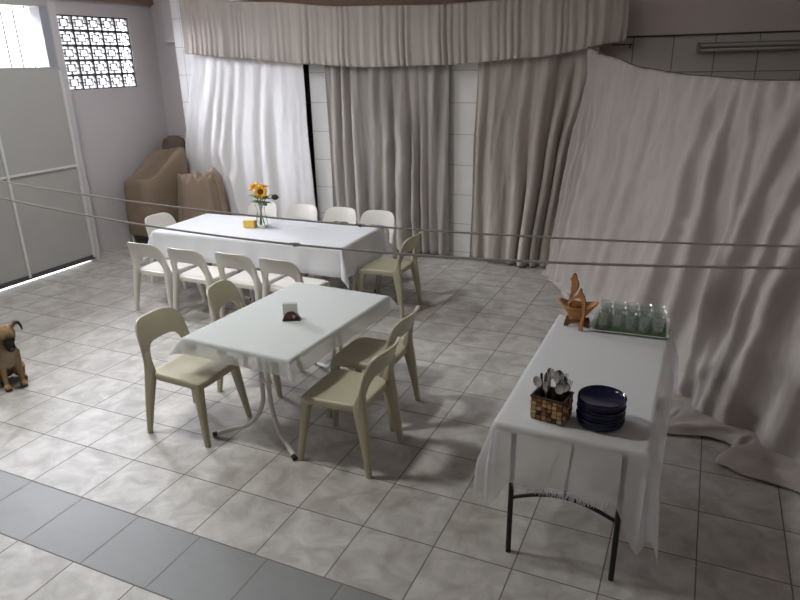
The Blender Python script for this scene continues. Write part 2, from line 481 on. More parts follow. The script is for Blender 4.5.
# back wall: block piers between the curtained bays, full wall on the right
bw = MB()
bw.box(W(-9.2, YB-0.22, 0), W(-8.35, YB+0.5, ZC))
bw.box(W(-4.02, YB-0.22, 0), W(-3.1, YB+0.5, ZC))
bw.box(W(0.45, YB-0.22, 0), W(1.62, YB+0.5, ZC))
bw.box(W(-8.35, YB, 6.0), W(5.0, YB+0.48, ZC))
struct(bw.build('wall_back', M['block'], smooth=False))
bw = MB(); bw.box(W(XL, YB, 0), W(-9.2, YB+0.5, ZC)); struct(bw.build('wall_back_corner', M['wall'], smooth=False))
bw = MB(); bw.box(W(4.6, YB-0.02, 0), W(XR, YB+0.5, ZC))
struct(bw.build('wall_back_tiled', M['block_right'], smooth=False))
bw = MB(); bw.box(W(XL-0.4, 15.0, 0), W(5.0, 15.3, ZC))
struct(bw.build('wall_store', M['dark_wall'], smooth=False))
bm_ = MB(); bm_.box(W(-9.62, YB-0.2, 6.5), W(-8.3, YB, ZC))
struct(bm_.build('trim_3', M['wall'], smooth=False, bevel=0.004))
bm_ = MB(); bm_.box(W(-8.3, YB-0.3, 7.05), W(4.4, YB, 7.62))
struct(bm_.build('trim_4', M['wood_beam'], smooth=False))
bm_ = MB(); bm_.box(W(5.0, YB-0.05, 6.15), W(XR, YB-0.02, 6.19))
struct(bm_.build('trim_5', M['gate_dark'], smooth=False))
wr = MB(); wr.box(W(XR, YF, 0), W(XR+0.4, 15.2, ZC)); struct(wr.build('wall_right', M['dim_wall'], smooth=False))
wf = MB(); wf.box(W(XL-0.45, YF-0.4, 0), W(XR+0.4, YF, ZC)); struct(wf.build('wall_front', M['dim_wall'], smooth=False))
# ceiling with a roof panel opening and one added to brighten the far left
ce = MB()
HX = [(-3.1, -0.9, -0.1, 2.1), (-6.8, -3.6, 5.4, 8.6)]
xs = sorted({XL-0.45, XR+0.4} | {h[0] for h in HX} | {h[1] for h in HX})
ys = sorted({YF-0.4, 15.3} | {h[2] for h in HX} | {h[3] for h in HX})
for a, b in zip(xs[:-1], xs[1:]):
    for c, d in zip(ys[:-1], ys[1:]):
        if any(h[0] <= a and b <= h[1] and h[2] <= c and d <= h[3] for h in HX): continue
        ce.box(W(a, c, ZC), W(b, d, ZC+0.3))
struct(ce.build('ceiling', M['ceiling'], smooth=False))

# ------------------------------------------------------------------ curtains
def curtain(name, label, left, right, z_top, z_bot, y0, folds, amp, mat_, seed, nu=220, nv=60, extra=None, parent=None, solid=0.004, cat='curtain', group=None, vs=1.0):
    """left/right: lists of (z, x) of the two edges; z_top/z_bot: functions of u; all in tiles"""
    rnd = random.Random(seed)
    ph = [rnd.uniform(0, 6.28) for _ in range(8)]
    jit = [rnd.uniform(0.55, 1.45) for _ in range(64)]
    mb = MB()
    def fn(u, v):
        zt, zb = z_top(u), z_bot(u)
        z = lerp(zt, zb, v)
        xl, xr = interp(left, z), interp(right, z)
        uu = u + 0.012*math.sin(5*v+ph[0]+7*u)*v*vs
        fu = folds*uu
        vn = v*vs
        w = fu + 0.9*noise.noise(Vector((fu*0.45, vn*0.4, seed))) + 0.35*math.sin(fu*0.9+ph[1])
        s = math.sin(2*PI*w)
        k = 0.25+1.5*abs(noise.noise(Vector((fu*0.38+3, vn*0.8, seed+20))))*1.6
        A = amp*(0.55+0.5*v)*k
        dy = A*s + 0.55*amp*noise.noise(Vector((fu*0.9, vn*1.2, seed+9))) + 0.45*amp*noise.noise(Vector((fu*2.3, vn*2.2, seed+3))) + 0.16*amp*noise.noise(Vector((fu*4, v*16, seed+5)))
        x = lerp(xl, xr, u) + 0.3*A*math.cos(2*PI*w)*min(1, 8*u, 8*(1-u))
        y = y0 + dy
        if extra: x, y, z = extra(u, v, x, y, z)
        return W(x, y, z)
    mb.grid(fn, nu, nv)
    o = mb.build(name, mat_, parent, angle=80, solid=solid)
    return tag(o, label, cat, group) if label else o

G_CUR = 'curtains along the back wall'
def ex1(u, v, x, y, z):
    # gathered ridge that starts at a snag and runs down to the right
    d = (u-0.33) - 0.36*max(0, v-0.52)
    if v > 0.5: y -= 0.22*math.exp(-(d/0.035)**2)*min(1, (v-0.5)*6)
    y -= 0.10*math.exp(-((u-0.30)/0.05)**2 - ((v-0.52)/0.06)**2)
    return x, y-0.10*v, z
curtain('curtain', 'pale grey curtain behind the flower vase, leftmost on the back wall', [(0, -9.25), (2.9, -9.15), (6.1, -8.35)], [(0, -3.78), (1.5, -3.93), (4, -4.05), (6.1, -4.08)],
        lambda u: 6.25, lambda u: 0.06, 13.12, 7.5, 0.062, M['curtain_pale'], 11, extra=ex1, group=G_CUR)
def ex2(u, v, x, y, z):
    # swag-like drag lines in the middle
    for c, t in ((0.62, 0.35), (0.66, 0.55), (0.7, 0.8)):
        q = v-t-1.6*(u-c)**2*6
        y -= 0.05*math.exp(-(q/0.05)**2)*math.exp(-((u-c)/0.16)**2)
    return x, y-0.08*v, z
curtain('curtain', 'beige curtain with bluish streaks hanging between the two white block piers', [(0, -3.25), (3, -3.3), (5.7, -3.32)], [(0, 0.72), (5.7, 0.7)],
        lambda u: 6.0, lambda u: 0.10, 13.12, 9.5, 0.10, M['curtain_beige'], 23, extra=ex2, group=G_CUR)
curtain('curtain', 'narrow grey-beige curtain hanging right of the wider white block pier', [(0, 1.38), (3, 1.42), (5.7, 1.52)], [(0, 3.9), (3, 4.25), (5.9, 4.75)],
        lambda u: 6.0, lambda u: 0.10-0.06*u, 13.16, 6.5, 0.12, M['curtain_sand'], 37, extra=lambda u, v, x, y, z: (x, y-0.12*v, z), group=G_CUR)

VT = [(-8.6, 7.80), (-5.2, 7.50), (-2.5, 7.24), (0.5, 7.14), (3, 7.18), (5.5, 7.35)]
VBt = [(-8.6, 6.12), (-6.5, 5.94), (-4.2, 5.72), (-1.8, 5.58), (0.7, 5.60), (3.2, 5.74), (5.5, 6.08)]
curtain('curtain_valance', 'long cream gathered valance drooping across the tops of the curtains', [(0, -8.5), (9, -8.45)], [(0, 5.42), (9, 5.40)],
        lambda u: interp(VT, lerp(-8.5, 5.4, u)), lambda u: interp(VBt, lerp(-8.5, 5.4, u)), 12.92, 58, 0.036, M['valance'], 51, vs=0.15, nu=640, nv=24,
        cat='valance')

# big taupe cloth hung on a sagging line that comes forward along the right
def right_cloth():
    mb = MB()
    A = Vector((4.55, 12.68)); B = Vector((10.25, 2.9))
    TOPS = [(0, 5.93), (0.12, 5.72), (0.27, 5.48), (0.45, 5.37), (0.62, 5.33), (0.75, 5.36), (1, 5.6)]
    # foot of the cloth on the floor (tiles)
    FOOT = [(0, (3.85, 12.7)), (0.10, (4.35, 11.75)), (0.25, (5.3, 10.0)), (0.42, (6.6, 7.8)), (0.55, (7.72, 6.15)), (0.66, (8.35, 5.5)), (0.78, (9.0, 5.0)), (0.9, (9.6, 4.1)), (1, (10.2, 3.0))]
    nrm = Vector((-(B-A).y, (B-A).x)).normalized()
    if nrm.x > 0: nrm = -nrm           # towards the room
    def foot(u):
        for (a, pa), (b, pb) in zip(FOOT[:-1], FOOT[1:]):
            if u <= b:
                t = (u-a)/(b-a); return Vector(pa).lerp(Vector(pb), t)
        return Vector(FOOT[-1][1])
    # long folds: (u at top, u at foot, width, height)
    RID = [(0.02, 0.02, .012, .10), (0.05, 0.04, .012, .09), (0.08, 0.075, .012, .08), (0.125, 0.10, .02, .06), (0.19, 0.17, .03, .05), (0.27, 0.24, .02, .07), (0.36, 0.27, .022, .07),
           (0.42, 0.45, .03, .06), (0.53, 0.44, .022, .16), (0.585, 0.50, .018, .15), (0.64, 0.60, .02, .10), (0.73, 0.55, .025, .16), (0.79, 0.63, .02, .12), (0.86, 0.68, .03, .17), (0.94, 0.8, .03, .15)]
    def fn(u, v):
        top = A.lerp(B, u); ft = foot(u)
        zt = interp(TOPS, u)
        if v <= 0.86:
            t = v/0.86
            e = t**1.25
            p = top.lerp(ft, e); z = lerp(zt, 0.10, t)
            k = t
        else:
            t = (v-0.86)/0.14
            z = 0.10*(1-t)**2+0.03
            spread = 0.55*sm(0.35, 0.6, u)*(1+0.5*math.sin(u*40)) + 0.12
            p = ft + nrm*(spread*t); k = 1
            z += 0.10*math.sin(t*PI)*(0.6+0.6*noise.noise(Vector((u*30, t*2, 3)))) * sm(0.3, 0.55, u)
        off = 0.0
        for ut, ub, w, h in RID:
            c = lerp(ut, ub, min(1, v/0.86))
            ww = w*(0.8+0.8*k)
            d = (u-c)/ww
            off += 1.4*h*(0.30+0.9*math.sin(min(1, v/0.86)*PI*0.8))*math.exp(-d*d if d < 0 else -(d*2.6)**2)
        off += 0.09*noise.noise(Vector((u*9, v*3.5, 1.7))) + 0.075*noise.noise(Vector((u*20+v*7, v*7, 5.1))) + 0.03*abs(noise.noise(Vector((u*45+v*9, v*18, 8.1)))) + 0.03*abs(noise.noise(Vector((u*30-v*14, v*14, 4.4))))
        off += 0.03*math.sin(u*190)*max(0, 1-v*7)
        p = p + nrm*off
        if v > 0.8:
            z += max(0, 0.05*noise.noise(Vector((u*26, v*20, 2)))) 
        return W(p.x, p.y, max(z, 0.02))
    mb.grid(fn, 320, 110)
    o = mb.build('drop_cloth', M['curtain_taupe'], None, angle=80, solid=0.005)
    tag(o, 'huge wrinkled taupe cloth hung along the right, its hem bunched on the floor', 'curtain')
    ln = MB()
    pts = [W(4.3, YB-0.05, 6.0)]+[W(*(A.lerp(B, k/30)+Vector((0, 0))), interp(TOPS, k/30)+0.01) for k in range(31)]+[W(XR, 2.0, 5.75)]
    ln.tube(pts, 0.005, 6)
    ln.build('hanging_line', M['rope_dark'], o)
right_cloth()

# ------------------------------------------------------------------ store shelf behind the gap in the curtains
sh = thing('storage_shelf', 'dark metal shelf seen through the gap between curtain and white pier', 'shelf', W(-5.2, 14.45, 0))
for sx in (-0.62, 0.62):
    for sy in (-0.17, 0.17):
        p = MB(); p.box((sx-0.015, sy-0.015, 0), (sx+0.015, sy+0.015, 2.5)); p.build('upright', M['gate_dark'], sh, smooth=False)
for z in (0.1, 0.55, 1.05, 1.5, 1.95, 2.4):
    p = MB(); p.box((-0.62, -0.18, z), (0.62, 0.18, z+0.02)); p.build('shelf_board', M['black'], sh, smooth=False)
for k, (dx, z, w, h, mm, lb) in enumerate(((0.45, 0.57, .22, .22, 'box_b', 'grey box on a low board of the storage shelf'), (0.44, 1.07, .24, .14, 'box_a', 'brown box on the middle board of the storage shelf'),
                                       (0.46, 1.52, .2, .2, 'box_b', 'grey box above the brown box on the storage shelf'), (0.45, 1.97, .24, .12, 'box_a', 'flat brown box near the top of the storage shelf'))):
    p = MB(); p.box((-w/2, -0.12, 0), (w/2, 0.12, h)); p.box((-w/2-0.004, -0.124, h-0.04), (w/2+0.004, 0.124, h))
    tag(p.build('storage_box', M[mm], None, smooth=False, loc=W(-5.2, 14.45, 0)+Vector((dx, 0, z))), lb, 'box', 'boxes on the storage shelf')

# ------------------------------------------------------------------ covered furniture at the left
def covered_chair():
    t = thing('covered_furniture', 'tall brown dust cover over furniture in the left corner, its top caved in', 'covered furniture', W(-9.36, 11.75, 0), math.radians(-5))
    t.scale = (1.0, 1.0, 1.06)
    mb = MB()
    def ring(z, s, dz=lambda x, y: 0.0):
        pts = []
        n = 64
        for k in range(n):
            a = 2*PI*k/n
            c, sn = math.cos(a), math.sin(a)
            x = math.copysign(abs(c)**0.42, c)*0.285*s; y = math.copysign(abs(sn)**0.42, sn)*0.46*s
            w = 0.018*noise.noise(Vector((x*9, y*9, z*2)))
            q = z + dz(x, y)
            pts.append(Vector((x*(1+w*2), y*(1+w*2), q)))
        return pts
    slope = lambda x, y: 0.34*sm(-0.35, 0.35, y) + 0.02*math.sin(9*x)
    wob = lambda x, y: slope(x, y)+0.07*noise.noise(Vector((x*7, y*7, 1)))+0.03*noise.noise(Vector((x*16, y*16, 4)))
    R = [ring(0.17, 0.97), ring(0.2, 1.0), ring(0.45, 1.02), ring(0.7, 1.0), ring(0.86, 0.99, slope), ring(0.92, 0.97, slope), ring(0.94, 0.9, slope),
         ring(0.93, 0.8, slope), ring(0.84, 0.66, lambda x, y: wob(x, y)*0.9), ring(0.78, 0.5, lambda x, y: wob(x, y)*0.85), ring(0.72, 0.3, lambda x, y: wob(x, y)*0.8), ring(0.71, 0.12, lambda x, y: wob(x, y)*0.8)]
    mb.rings(R)
    mb.build('dust_cover', M['brown_cover'], t, angle=70)
    for sx in (-0.26, 0.26):
        for sy in (-0.36, 0.36):
            l = MB(); l.tube([(sx, sy, 0), (sx, sy, 0.3)], 0.017, 8); l.build('leg', M['plastic_white'], t)
covered_chair()
# a rounded dark bundle behind it
bd = MB()
bd.lathe([(0.01, 0), (0.16, 0.0), (0.18, 0.1), (0.185, 0.6), (0.19, 1.1), (0.18, 1.38), (0.15, 1.47), (0.08, 1.51), (0.01, 1.52)], 32)
tag(bd.build('wrapped_bundle', M['dark_brown'], None, loc=W(-9.62, 13.1, 0)), 'dark brown rounded bundle standing behind the tall dust cover', 'bundle')

def blanket_pile():
    t = thing('covered_furniture', 'low piece covered by a crumpled brown blanket, left of the far table', 'covered furniture', W(-7.85, 12.2, 0), 0)
    t.scale = (0.86, 1.0, 1.24)
    mb = MB()
    def fn(u, v):
        a = u*2*PI
        c, s = math.cos(a), math.sin(a)
        sx = math.copysign(abs(c)**0.6, c); sy = math.copysign(abs(s)**0.6, s)
        if v < 0.35:
            r = v/0.35*0.82; z = 0.80 - 0.06*r*r
        else:
            t_ = (v-0.35)/0.65; r = 0.82+0.25*t_**0.8; z = 0.75*(1-t_)**1.0 + 0.012
        fold = 1+0.16*math.sin(7*a+1.5*math.sin(2*a))*max(0, v-0.15)
        x = 0.40*sx*r*fold; y = 0.28*sy*r*fold
        z += (0.13*noise.noise(Vector((x*8, y*8, 2.2))) + 0.06*noise.noise(Vector((x*18, y*18, 5))))*(1 if v < 0.4 else (1-v)) + 0.03*math.sin(10*x)*(1-v)
        return Vector((x, y, max(0.01, z)))
    mb.grid(fn, 96, 34)
    mb.build('blanket', M['brown_blanket'], t, angle=75, solid=0.008)
    p = MB(); p.box((-0.30, -0.2, 0.38), (0.30, 0.2, 0.44))
    for sx in (-0.25, 0.25):
        for sy in (-0.15, 0.15): p.box((sx-.02, sy-.02, 0), (sx+.02, sy+.02, .38))
    p.build('frame', M['dark_brown'], t, smooth=False)
blanket_pile()

# ------------------------------------------------------------------ plastic chairs (front of the chair looks along +y)
def loft_leg(top, bot, wt, wb, n=8):
    mb = MB(); rings = []
    for k in range(n+1):
        t = k/n
        c = Vector(top).lerp(Vector(bot), t)
        w = lerp(wt[0], wb[0], t**0.8); d = lerp(wt[1], wb[1], t**0.8)
        rr = []
        for a in range(16):
            an = 2*PI*a/16
            cx, sy = math.cos(an), math.sin(an)
            rr.append(c+Vector((math.copysign(abs(cx)**0.5, cx)*w/2, math.copysign(abs(sy)**0.5, sy)*d/2, 0)))
        rings.append(rr)
    return mb.rings(rings)

def make_chair(name, label, m_, group):
    t = thing(name, label, 'chair', (0, 0, 0), 0, group)
    t.scale = (1.11, 1.04, 1.09)
    mb = MB()
    def outline(s, z, a=0.205, b=0.222):
        pts = []
        for k in range(48):
            an = 2*PI*k/48; c, sn = math.cos(an), math.sin(an)
            x = math.copysign(abs(c)**0.32, c)*a*s; y = math.copysign(abs(sn)**0.32, sn)*b*s
            x *= 1+0.05*(y/b)
            pts.append(Vector((x, y+0.014, z - 0.010*(1-min(1, s)**2) - (0.012*sm(0.12, 0.2, y) if s > 0.5 else 0))))
        return pts
    R = [outline(0.05, 0.445), outline(0.35, 0.445), outline(0.7, 0.446), outline(0.9, 0.449), outline(0.97, 0.447), outline(1.0, 0.440), outline(1.005, 0.425), outline(1.0, 0.402), outline(0.96, 0.402),
         outline(0.94, 0.425), outline(0.5, 0.428), outline(0.05, 0.428)]
    mb.rings(R).build('seat', m_, t, angle=50)
    # backrest: arch of plastic round a wide opening
    mb = MB()
    nS, nT = 4, 72
    def arch(t_, hw, h, base, ex, taper):
        # t_ 0..1 from the left foot over the top to the right foot
        a = PI*(1-t_)
        c, s = math.cos(a), math.sin(a)
        x = math.copysign(abs(c)**ex, c)*hw; q = abs(s)**ex
        return x*(1-taper*q), base+q*h
    def P(u, h, off):
        tt = h/0.35
        y = -0.185 - 0.045*tt - 0.095*tt**1.4 + 0.055*(u/0.2)**2*tt + off
        return Vector((u, y, 0.42+h))
    def sheet(off):
        v = []
        for i in range(nT+1):
            row = []
            xo, ho = arch(i/nT, 0.214, 0.355, 0.0, 0.36, 0.05)
            xi, hi = arch(i/nT, 0.160, 0.175, 0.022, 0.42, 0.12)
            for j in range(nS+1):
                s = j/nS
                row.append(mb.bm.verts.new(P(lerp(xo, xi, s), lerp(ho, hi, s), off + 0.004*math.sin(PI*s))))
            v.append(row)
        return v
    a, b = sheet(0.0), sheet(-0.020)
    for i in range(nT):
        for j in range(nS):
            mb.face([a[i][j], a[i+1][j], a[i+1][j+1], a[i][j+1]]); mb.face([b[i][j], b[i][j+1], b[i+1][j+1], b[i+1][j]])
        mb.face([a[i][0], b[i][0], b[i+1][0], a[i+1][0]]); mb.face([a[i][nS], a[i+1][nS], b[i+1][nS], b[i][nS]])
    for i in (0, nT):
        for j in range(nS): mb.face([a[i][j], a[i][j+1], b[i][j+1], b[i][j]])
    mb.build('backrest', m_, t, angle=50, bevel=0.004)
    for s in (-1, 1):
        loft_leg((s*0.172, 0.190, 0.43), (s*0.215, 0.250, 0), (0.062, 0.070), (0.032, 0.034)).build('leg', m_, t)
        lg = MB(); rr_ = []
        for (cx, cy, cz, w_, d_) in ((0.222, -0.255, 0, 0.030, 0.034), (0.212, -0.238, 0.15, 0.036, 0.050), (0.200, -0.213, 0.32, 0.042, 0.074), (0.192, -0.196, 0.42, 0.045, 0.088), (0.189, -0.198, 0.465, 0.045, 0.074),
                                     (0.187, -0.207, 0.52, 0.043, 0.048), (0.186, -0.226, 0.58, 0.038, 0.028), (0.185, -0.242, 0.62, 0.030, 0.016)):
            rr_.append([Vector((s*cx+math.copysign(abs(math.cos(a))**0.5, math.cos(a))*w_/2, cy+math.copysign(abs(math.sin(a))**0.5, math.sin(a))*d_/2, cz)) for a in [2*PI*q/16 for q in range(16)]])
        lg.rings(rr_).build('leg', m_, t)
    return t

def put(root, first, x, y, rz, label, group):
    if first:
        root.location = W(x, y); root.rotation_euler = (0, 0, math.radians(rz)); root['label'] = label; root['group'] = group
        return root
    return dup(root, W(x, y), math.radians(rz), label, group)

G1 = 'khaki chairs around the near table'
ck = make_chair('plastic_chair', '', M['plastic_khaki'], G1)
for k, (x, y, rz, lb) in enumerate((
        (0.235, 2.29, -90, 'khaki plastic chair nearest the dog, its seat tucked under the near table'),
        (0.25, 4.02, -78, 'khaki plastic chair turned askew at the far left corner of the near table'),
        (2.99, 2.55, 90, 'khaki plastic chair nearest the camera, on the right of the near table'),
        (2.74, 3.86, 91, 'khaki plastic chair right of the near table, behind the chair nearest the camera'))):
    put(ck, k == 0, x, y, rz, lb, G1)
G2 = 'cream chairs around the far table'
cc = make_chair('plastic_chair', '', M['plastic_cream'], G2)
cc.scale = (1.15, 1.04, 1.045)
for k, (x, y, rz, lb) in enumerate((
        (-4.42, 6.68, -1, 'cream plastic chair leftmost of the row along the near side of the far table'),
        (-3.10, 6.60, -1, 'cream plastic chair second from the left along the near side of the far table'),
        (-1.78, 6.68, -2, 'cream plastic chair third from the left along the near side of the far table'),
        (-0.55, 6.64, -3, 'cream plastic chair rightmost along the near side of the far table'),
        (-4.42, 10.25, 180, 'cream plastic chair behind the flower vase on the far table'),
        (-3.02, 10.25, 180, 'cream plastic chair beyond the far table, next to the one behind the vase'),
        (-1.74, 10.25, 180, 'cream plastic chair beyond the far table, in front of the beige curtain’s left edge'),
        (-0.54, 10.2, 180, 'cream plastic chair at the far right corner beyond the far table'),
        (-5.6, 8.45, -92, 'cream plastic chair at the left head of the far table'))):
    put(cc, k == 0, x, y, rz, lb, G2)
put(ck, False, 0.82, 8.55, 90, 'khaki plastic chair standing alone at the right head of the far table', G2)

# ------------------------------------------------------------------ dining tables with curved tube legs (length along y)
def make_table(label, loc, rz, hw, hl, ztop, group=None, lx=0.0, inset=0.09, sweep=0.05):
    t = thing('dining_table', label, 'table', loc, rz, group)
    mb = MB(); mb.box((-hw, -hl, ztop-0.035), (hw, hl, ztop)); mb.build('tabletop', M['plastic_white'], t, smooth=False, bevel=0.008)
    mb = MB(); mb.box((-hw+0.06, -hl+0.08, ztop-0.07), (hw-0.06, hl-0.08, ztop-0.035)); mb.build('apron', M['tube_white'], t, smooth=False)
    for e in (-1, 1):
        ye = e*(hl-inset)
        for s in (-1, 1):
            pts = [(lx+s*0.030, ye, ztop-0.06), (lx+s*0.030, ye, 0.34)]
            for k in range(1, 11):
                a = PI/2*k/10
                pts.append((lx+s*(0.030+0.20*(1-math.cos(a))), ye+e*sweep*0.6*(1-math.cos(a)), 0.34-0.285*math.sin(a)))
            pts.append((lx+s*0.345, ye+e*sweep, 0.022))
            mb = MB(); mb.tube(pts, 0.0165, 12)
            lg = mb.build('leg', M['tube_white'], t)
            mb = MB(); mb.tube([(lx+s*0.333, ye+e*sweep*0.97, 0.024), (lx+s*0.362, ye+e*sweep*1.05, 0.0185)], 0.0182, 12); mb.build('foot_cap', M['black_rubber'], lg)
        mb = MB(); mb.box((lx-0.05, ye-0.012, 0.42), (lx+0.05, ye+0.012, 0.45)); mb.build('leg_brace', M['tube_white'], t, smooth=False)
    return t
ZT = 1.71*T
make_table('rectangular table under white lace cloth, in the middle of the floor', W(1.45, 3.49), math.radians(-3), 0.45, 0.665, ZT, None, 0.07, 0.20, 0.185)
GT = 'tables joined under the far cloth'
make_table('left table of the pair joined under the far white cloth', W(-4.02, 8.48), math.radians(-90+1.6), 0.48, 0.60, ZT, GT)
make_table('right table of the pair joined under the far white cloth', W(-1.27, 8.56), math.radians(-90+1.6), 0.48, 0.60, ZT, GT)

# ------------------------------------------------------------------ draped cloths
def cloth(name, label, loc, rz, hx, hy, zt, ov, m_, amp=0.012, cell=0.02, bulge=0.28, seed=0, wave=9.0, hemvar=0.03, corner=1.0, hem=None):
    """ov = overhang (x-, x+, y-, y+) in metres"""
    ol, orr, of, ob = ov
    mb = MB()
    X0, X1, Y0, Y1 = -hx-ol, hx+orr, -hy-of, hy+ob
    nx, ny = int((X1-X0)/cell), int((Y1-Y0)/cell)
    rad = 0.012
    def hang(d):
        # arc over the edge, then straight down
        if d < rad*PI/2:
            a = d/rad; return rad*math.sin(a), rad*(1-math.cos(a))
        return rad, d-rad*PI/2+rad
    def fn(u, v):
        x, y = lerp(X0, X1, u), lerp(Y0, Y1, v)
        sx, sy = (1 if x > 0 else -1), (1 if y > 0 else -1)
        du, dv = max(0, abs(x)-hx), max(0, abs(y)-hy)
        hv = 1+hemvar*noise.noise(Vector((x*3, y*3, seed)))
        if hem and (du or dv): hv *= hem(max(-1, min(1, x/hx)), sy, math.atan2(dv, du))
        if du == 0 and dv == 0:
            e = min(hx-abs(x), hy-abs(y))
            return Vector((x, y, zt + 0.0025*abs(noise.noise(Vector((x*5, y*5, seed))))*min(1, e*20) + 0.001))
        if dv == 0 or du == 0:
            d = (du or dv)*hv
            along = y if du else x
            o, dz = hang(d)
            k = min(1, d/0.25)
            o += amp*k*(1+math.sin(along*wave*2+seed+1.5*noise.noise(Vector((along*3, seed, 0)))))+0.02*k*k
            end = (hy-abs(y)) if du else (hx-abs(x))
            o += 0.03*k*math.exp(-max(0, end)/0.06)*d
            return Vector((sx*(hx+o), y, zt-dz)) if du else Vector((x, sy*(hy+o), zt-dz))
        r = lerp(max(du, dv), math.hypot(du, dv), corner)*hv; th = math.atan2(dv, du)
        o, dz = hang(r)
        k = min(1, r/0.25)
        fold = bulge*r*math.sin(2*th)**2 + 0.03*r*abs(math.cos(2*th))*k*0.6 + 0.02*k*k + amp*k*(1+math.sin(th*6+seed))
        px = (o+fold)*math.cos(th); py = (o+fold)*math.sin(th)
        return Vector((sx*(hx+px), sy*(hy+py), zt-dz*(1-0.10*math.sin(2*th))))
    mb.grid(fn, nx, ny)
    o = mb.build(name, m_, None, angle=85, loc=loc)
    o.rotation_euler = (0, 0, rz)
    return tag(o, label, 'tablecloth')

cloth('tablecloth', 'white lace-edged cloth on the near table, hanging a short way over', W(1.45, 3.49), math.radians(-3), 0.452, 0.667, ZT+0.001, (0.14, 0.13, 0.12, 0.12), M['cloth_lace'], 0.010, 0.02, 0.55, 3, corner=0.1)
cloth('tablecloth', 'long bright white cloth over the far table, with the sunflowers on it', W(-2.645, 8.52), math.radians(1.6), 1.215, 0.482, ZT+0.001, (0.26, 0.32, 0.30, 0.28), M['cloth_white'], 0.012, 0.02, 0.3, 8)
ZB = 1.74*T
bc = cloth('tablecloth', 'sheer white veil with a fringed hem over the buffet table', W(6.49, 3.19), 0, 0.372, 0.822, ZB+0.001, (0.35, 0.50, 0.30, 0.22), M['cloth_veil'], 0.018, 0.02, 0.10, 5, 9, corner=0.35,
           hem=lambda q, sy, th: 1.0 if sy > 0 else 1 + (0.85*sm(0.62, 1.0, q)+0.55*sm(0.7, 1.0, -q))*math.sin(th)**2)
fr = MB()
rnd = random.Random(4)
for k in range(150):
    x = lerp(-0.25, 0.22, k/149)+rnd.uniform(-.002, .002)
    y = -0.822-0.045
    z0 = ZB-0.285
    fr.tube([(x, y, z0), (x+rnd.uniform(-.006, .006), y-0.003, z0-0.02), (x+rnd.uniform(-.012, .012), y-0.004, z0-rnd.uniform(.035, .055))], 0.0011, 4)
fo = fr.build('fringe', M['cloth_white'], bc); fo['kind'] = 'stuff'; fo['label'] = 'white thread fringe'

# ------------------------------------------------------------------ folding buffet table
bt = thing('folding_table', 'folding table with white plastic top and black legs, in the right foreground', 'table', W(6.49, 3.19), 0)
mb = MB(); mb.box((-0.37, -0.82, ZB-0.045), (0.37, 0.82, ZB-0.001)); mb.build('tabletop', M['plastic_white'], bt, smooth=False, bevel=0.012)
for e in (-1, 1):
    y = e*0.79
    for s in (-1, 1):
        mb = MB(); mb.tube([(s*0.27, y+e*0.05, 0), (s*0.275, y, ZB-0.045)], 0.0145, 12); mb.build('leg', M['black'], bt)
    mb = MB()
    mb.tube([(lerp(-0.275, 0.275, k/20), y, 0.315+0.075*math.sin(PI*k/20)) for k in range(21)], 0.0105, 8); mb.build('arched_crossbar', M['black'], bt)
    mb = MB(); mb.tube([(0, y, 0.39), (0.0, y-e*0.30, ZB-0.06)], 0.008, 8); mb.build('diagonal_brace', M['black'], bt)
for s in (-1, 1):
    mb = MB(); mb.box((s*0.30-0.012, -0.76, ZB-0.075), (s*0.30+0.012, 0.76, ZB-0.045)); mb.build('side_rail', M['black'], bt, smooth=False)

ZS = ZB+0.005     # top of the veil
# ------------------------------------------------------------------ woven cutlery box and cutlery
bk = thing('woven_basket', 'square woven basket of tan and rust strips holding cutlery', 'basket', W(6.22, 1.70)+Vector((0, 0, ZS)), math.radians(-9))
bw_, bd_, bh_ = 0.082, 0.065, 0.125
mb = MB()
mb.box((-bw_, -bd_, 0), (bw_, bd_, 0.006))
for s in (-1, 1):
    mb.box((-bw_, s*bd_-0.003, 0), (bw_, s*bd_+0.003, bh_)); mb.box((s*bw_-0.003, -bd_, 0), (s*bw_+0.003, bd_, bh_))
mb.build('lining', M['weave_dark'], bk, smooth=False)
mb = MB()
rnd = random.Random(2)
nr = 5
for fx in range(4):
    L = bw_ if fx % 2 == 0 else bd_
    Dp = bd_ if fx % 2 == 0 else bw_
    nc = 6 if fx % 2 == 0 else 5
    rot = Matrix.Rotation(PI/2*fx, 4, 'Z')
    for i in range(nc):
        for j in range(nr):
            cx = lerp(-L, L, (i+.5)/nc); cz = lerp(0.004, bh_, (j+.5)/nr)
            w, h = (2*L/nc)*0.5, (bh_/nr)*0.5
            over = (i+j) % 2
            a, b = (w*1.0, h*0.80) if over else (w*0.80, h*1.0)
            mb.mi = rnd.choice((0, 0, 1)) if over else rnd.choice((0, 1, 2, 0))
            def q(x, z, dp): return rot @ Vector((x, -(Dp+0.003+dp), z))
            lowr = [q(cx-a, cz-b, 0), q(cx+a, cz-b, 0), q(cx+a, cz+b, 0), q(cx-a, cz+b, 0)]
            dp = 0.0065 if over else 0.0045
            hir = [q(cx-a*.8, cz-b*.72, dp), q(cx+a*.8, cz-b*.72, dp), q(cx+a*.8, cz+b*.72, dp), q(cx-a*.8, cz+b*.72, dp)]
            mb.rings([lowr, hir])
mb.build('woven_side', [M['weave'], M['weave_red'], M['weave_dark']], bk, smooth=False)
mb = MB()
for s in (-1, 1):
    mb.box((-bw_-.007, s*(bd_+.003)-.006, bh_-.004), (bw_+.007, s*(bd_+.003)+.006, bh_+.006)); mb.box((s*(bw_+.003)-.006, -bd_-.007, bh_-.004), (s*(bw_+.003)+.006, bd_+.007, bh_+.006))
mb.build('rim', M['weave_dark'], bk, smooth=False, bevel=0.002)

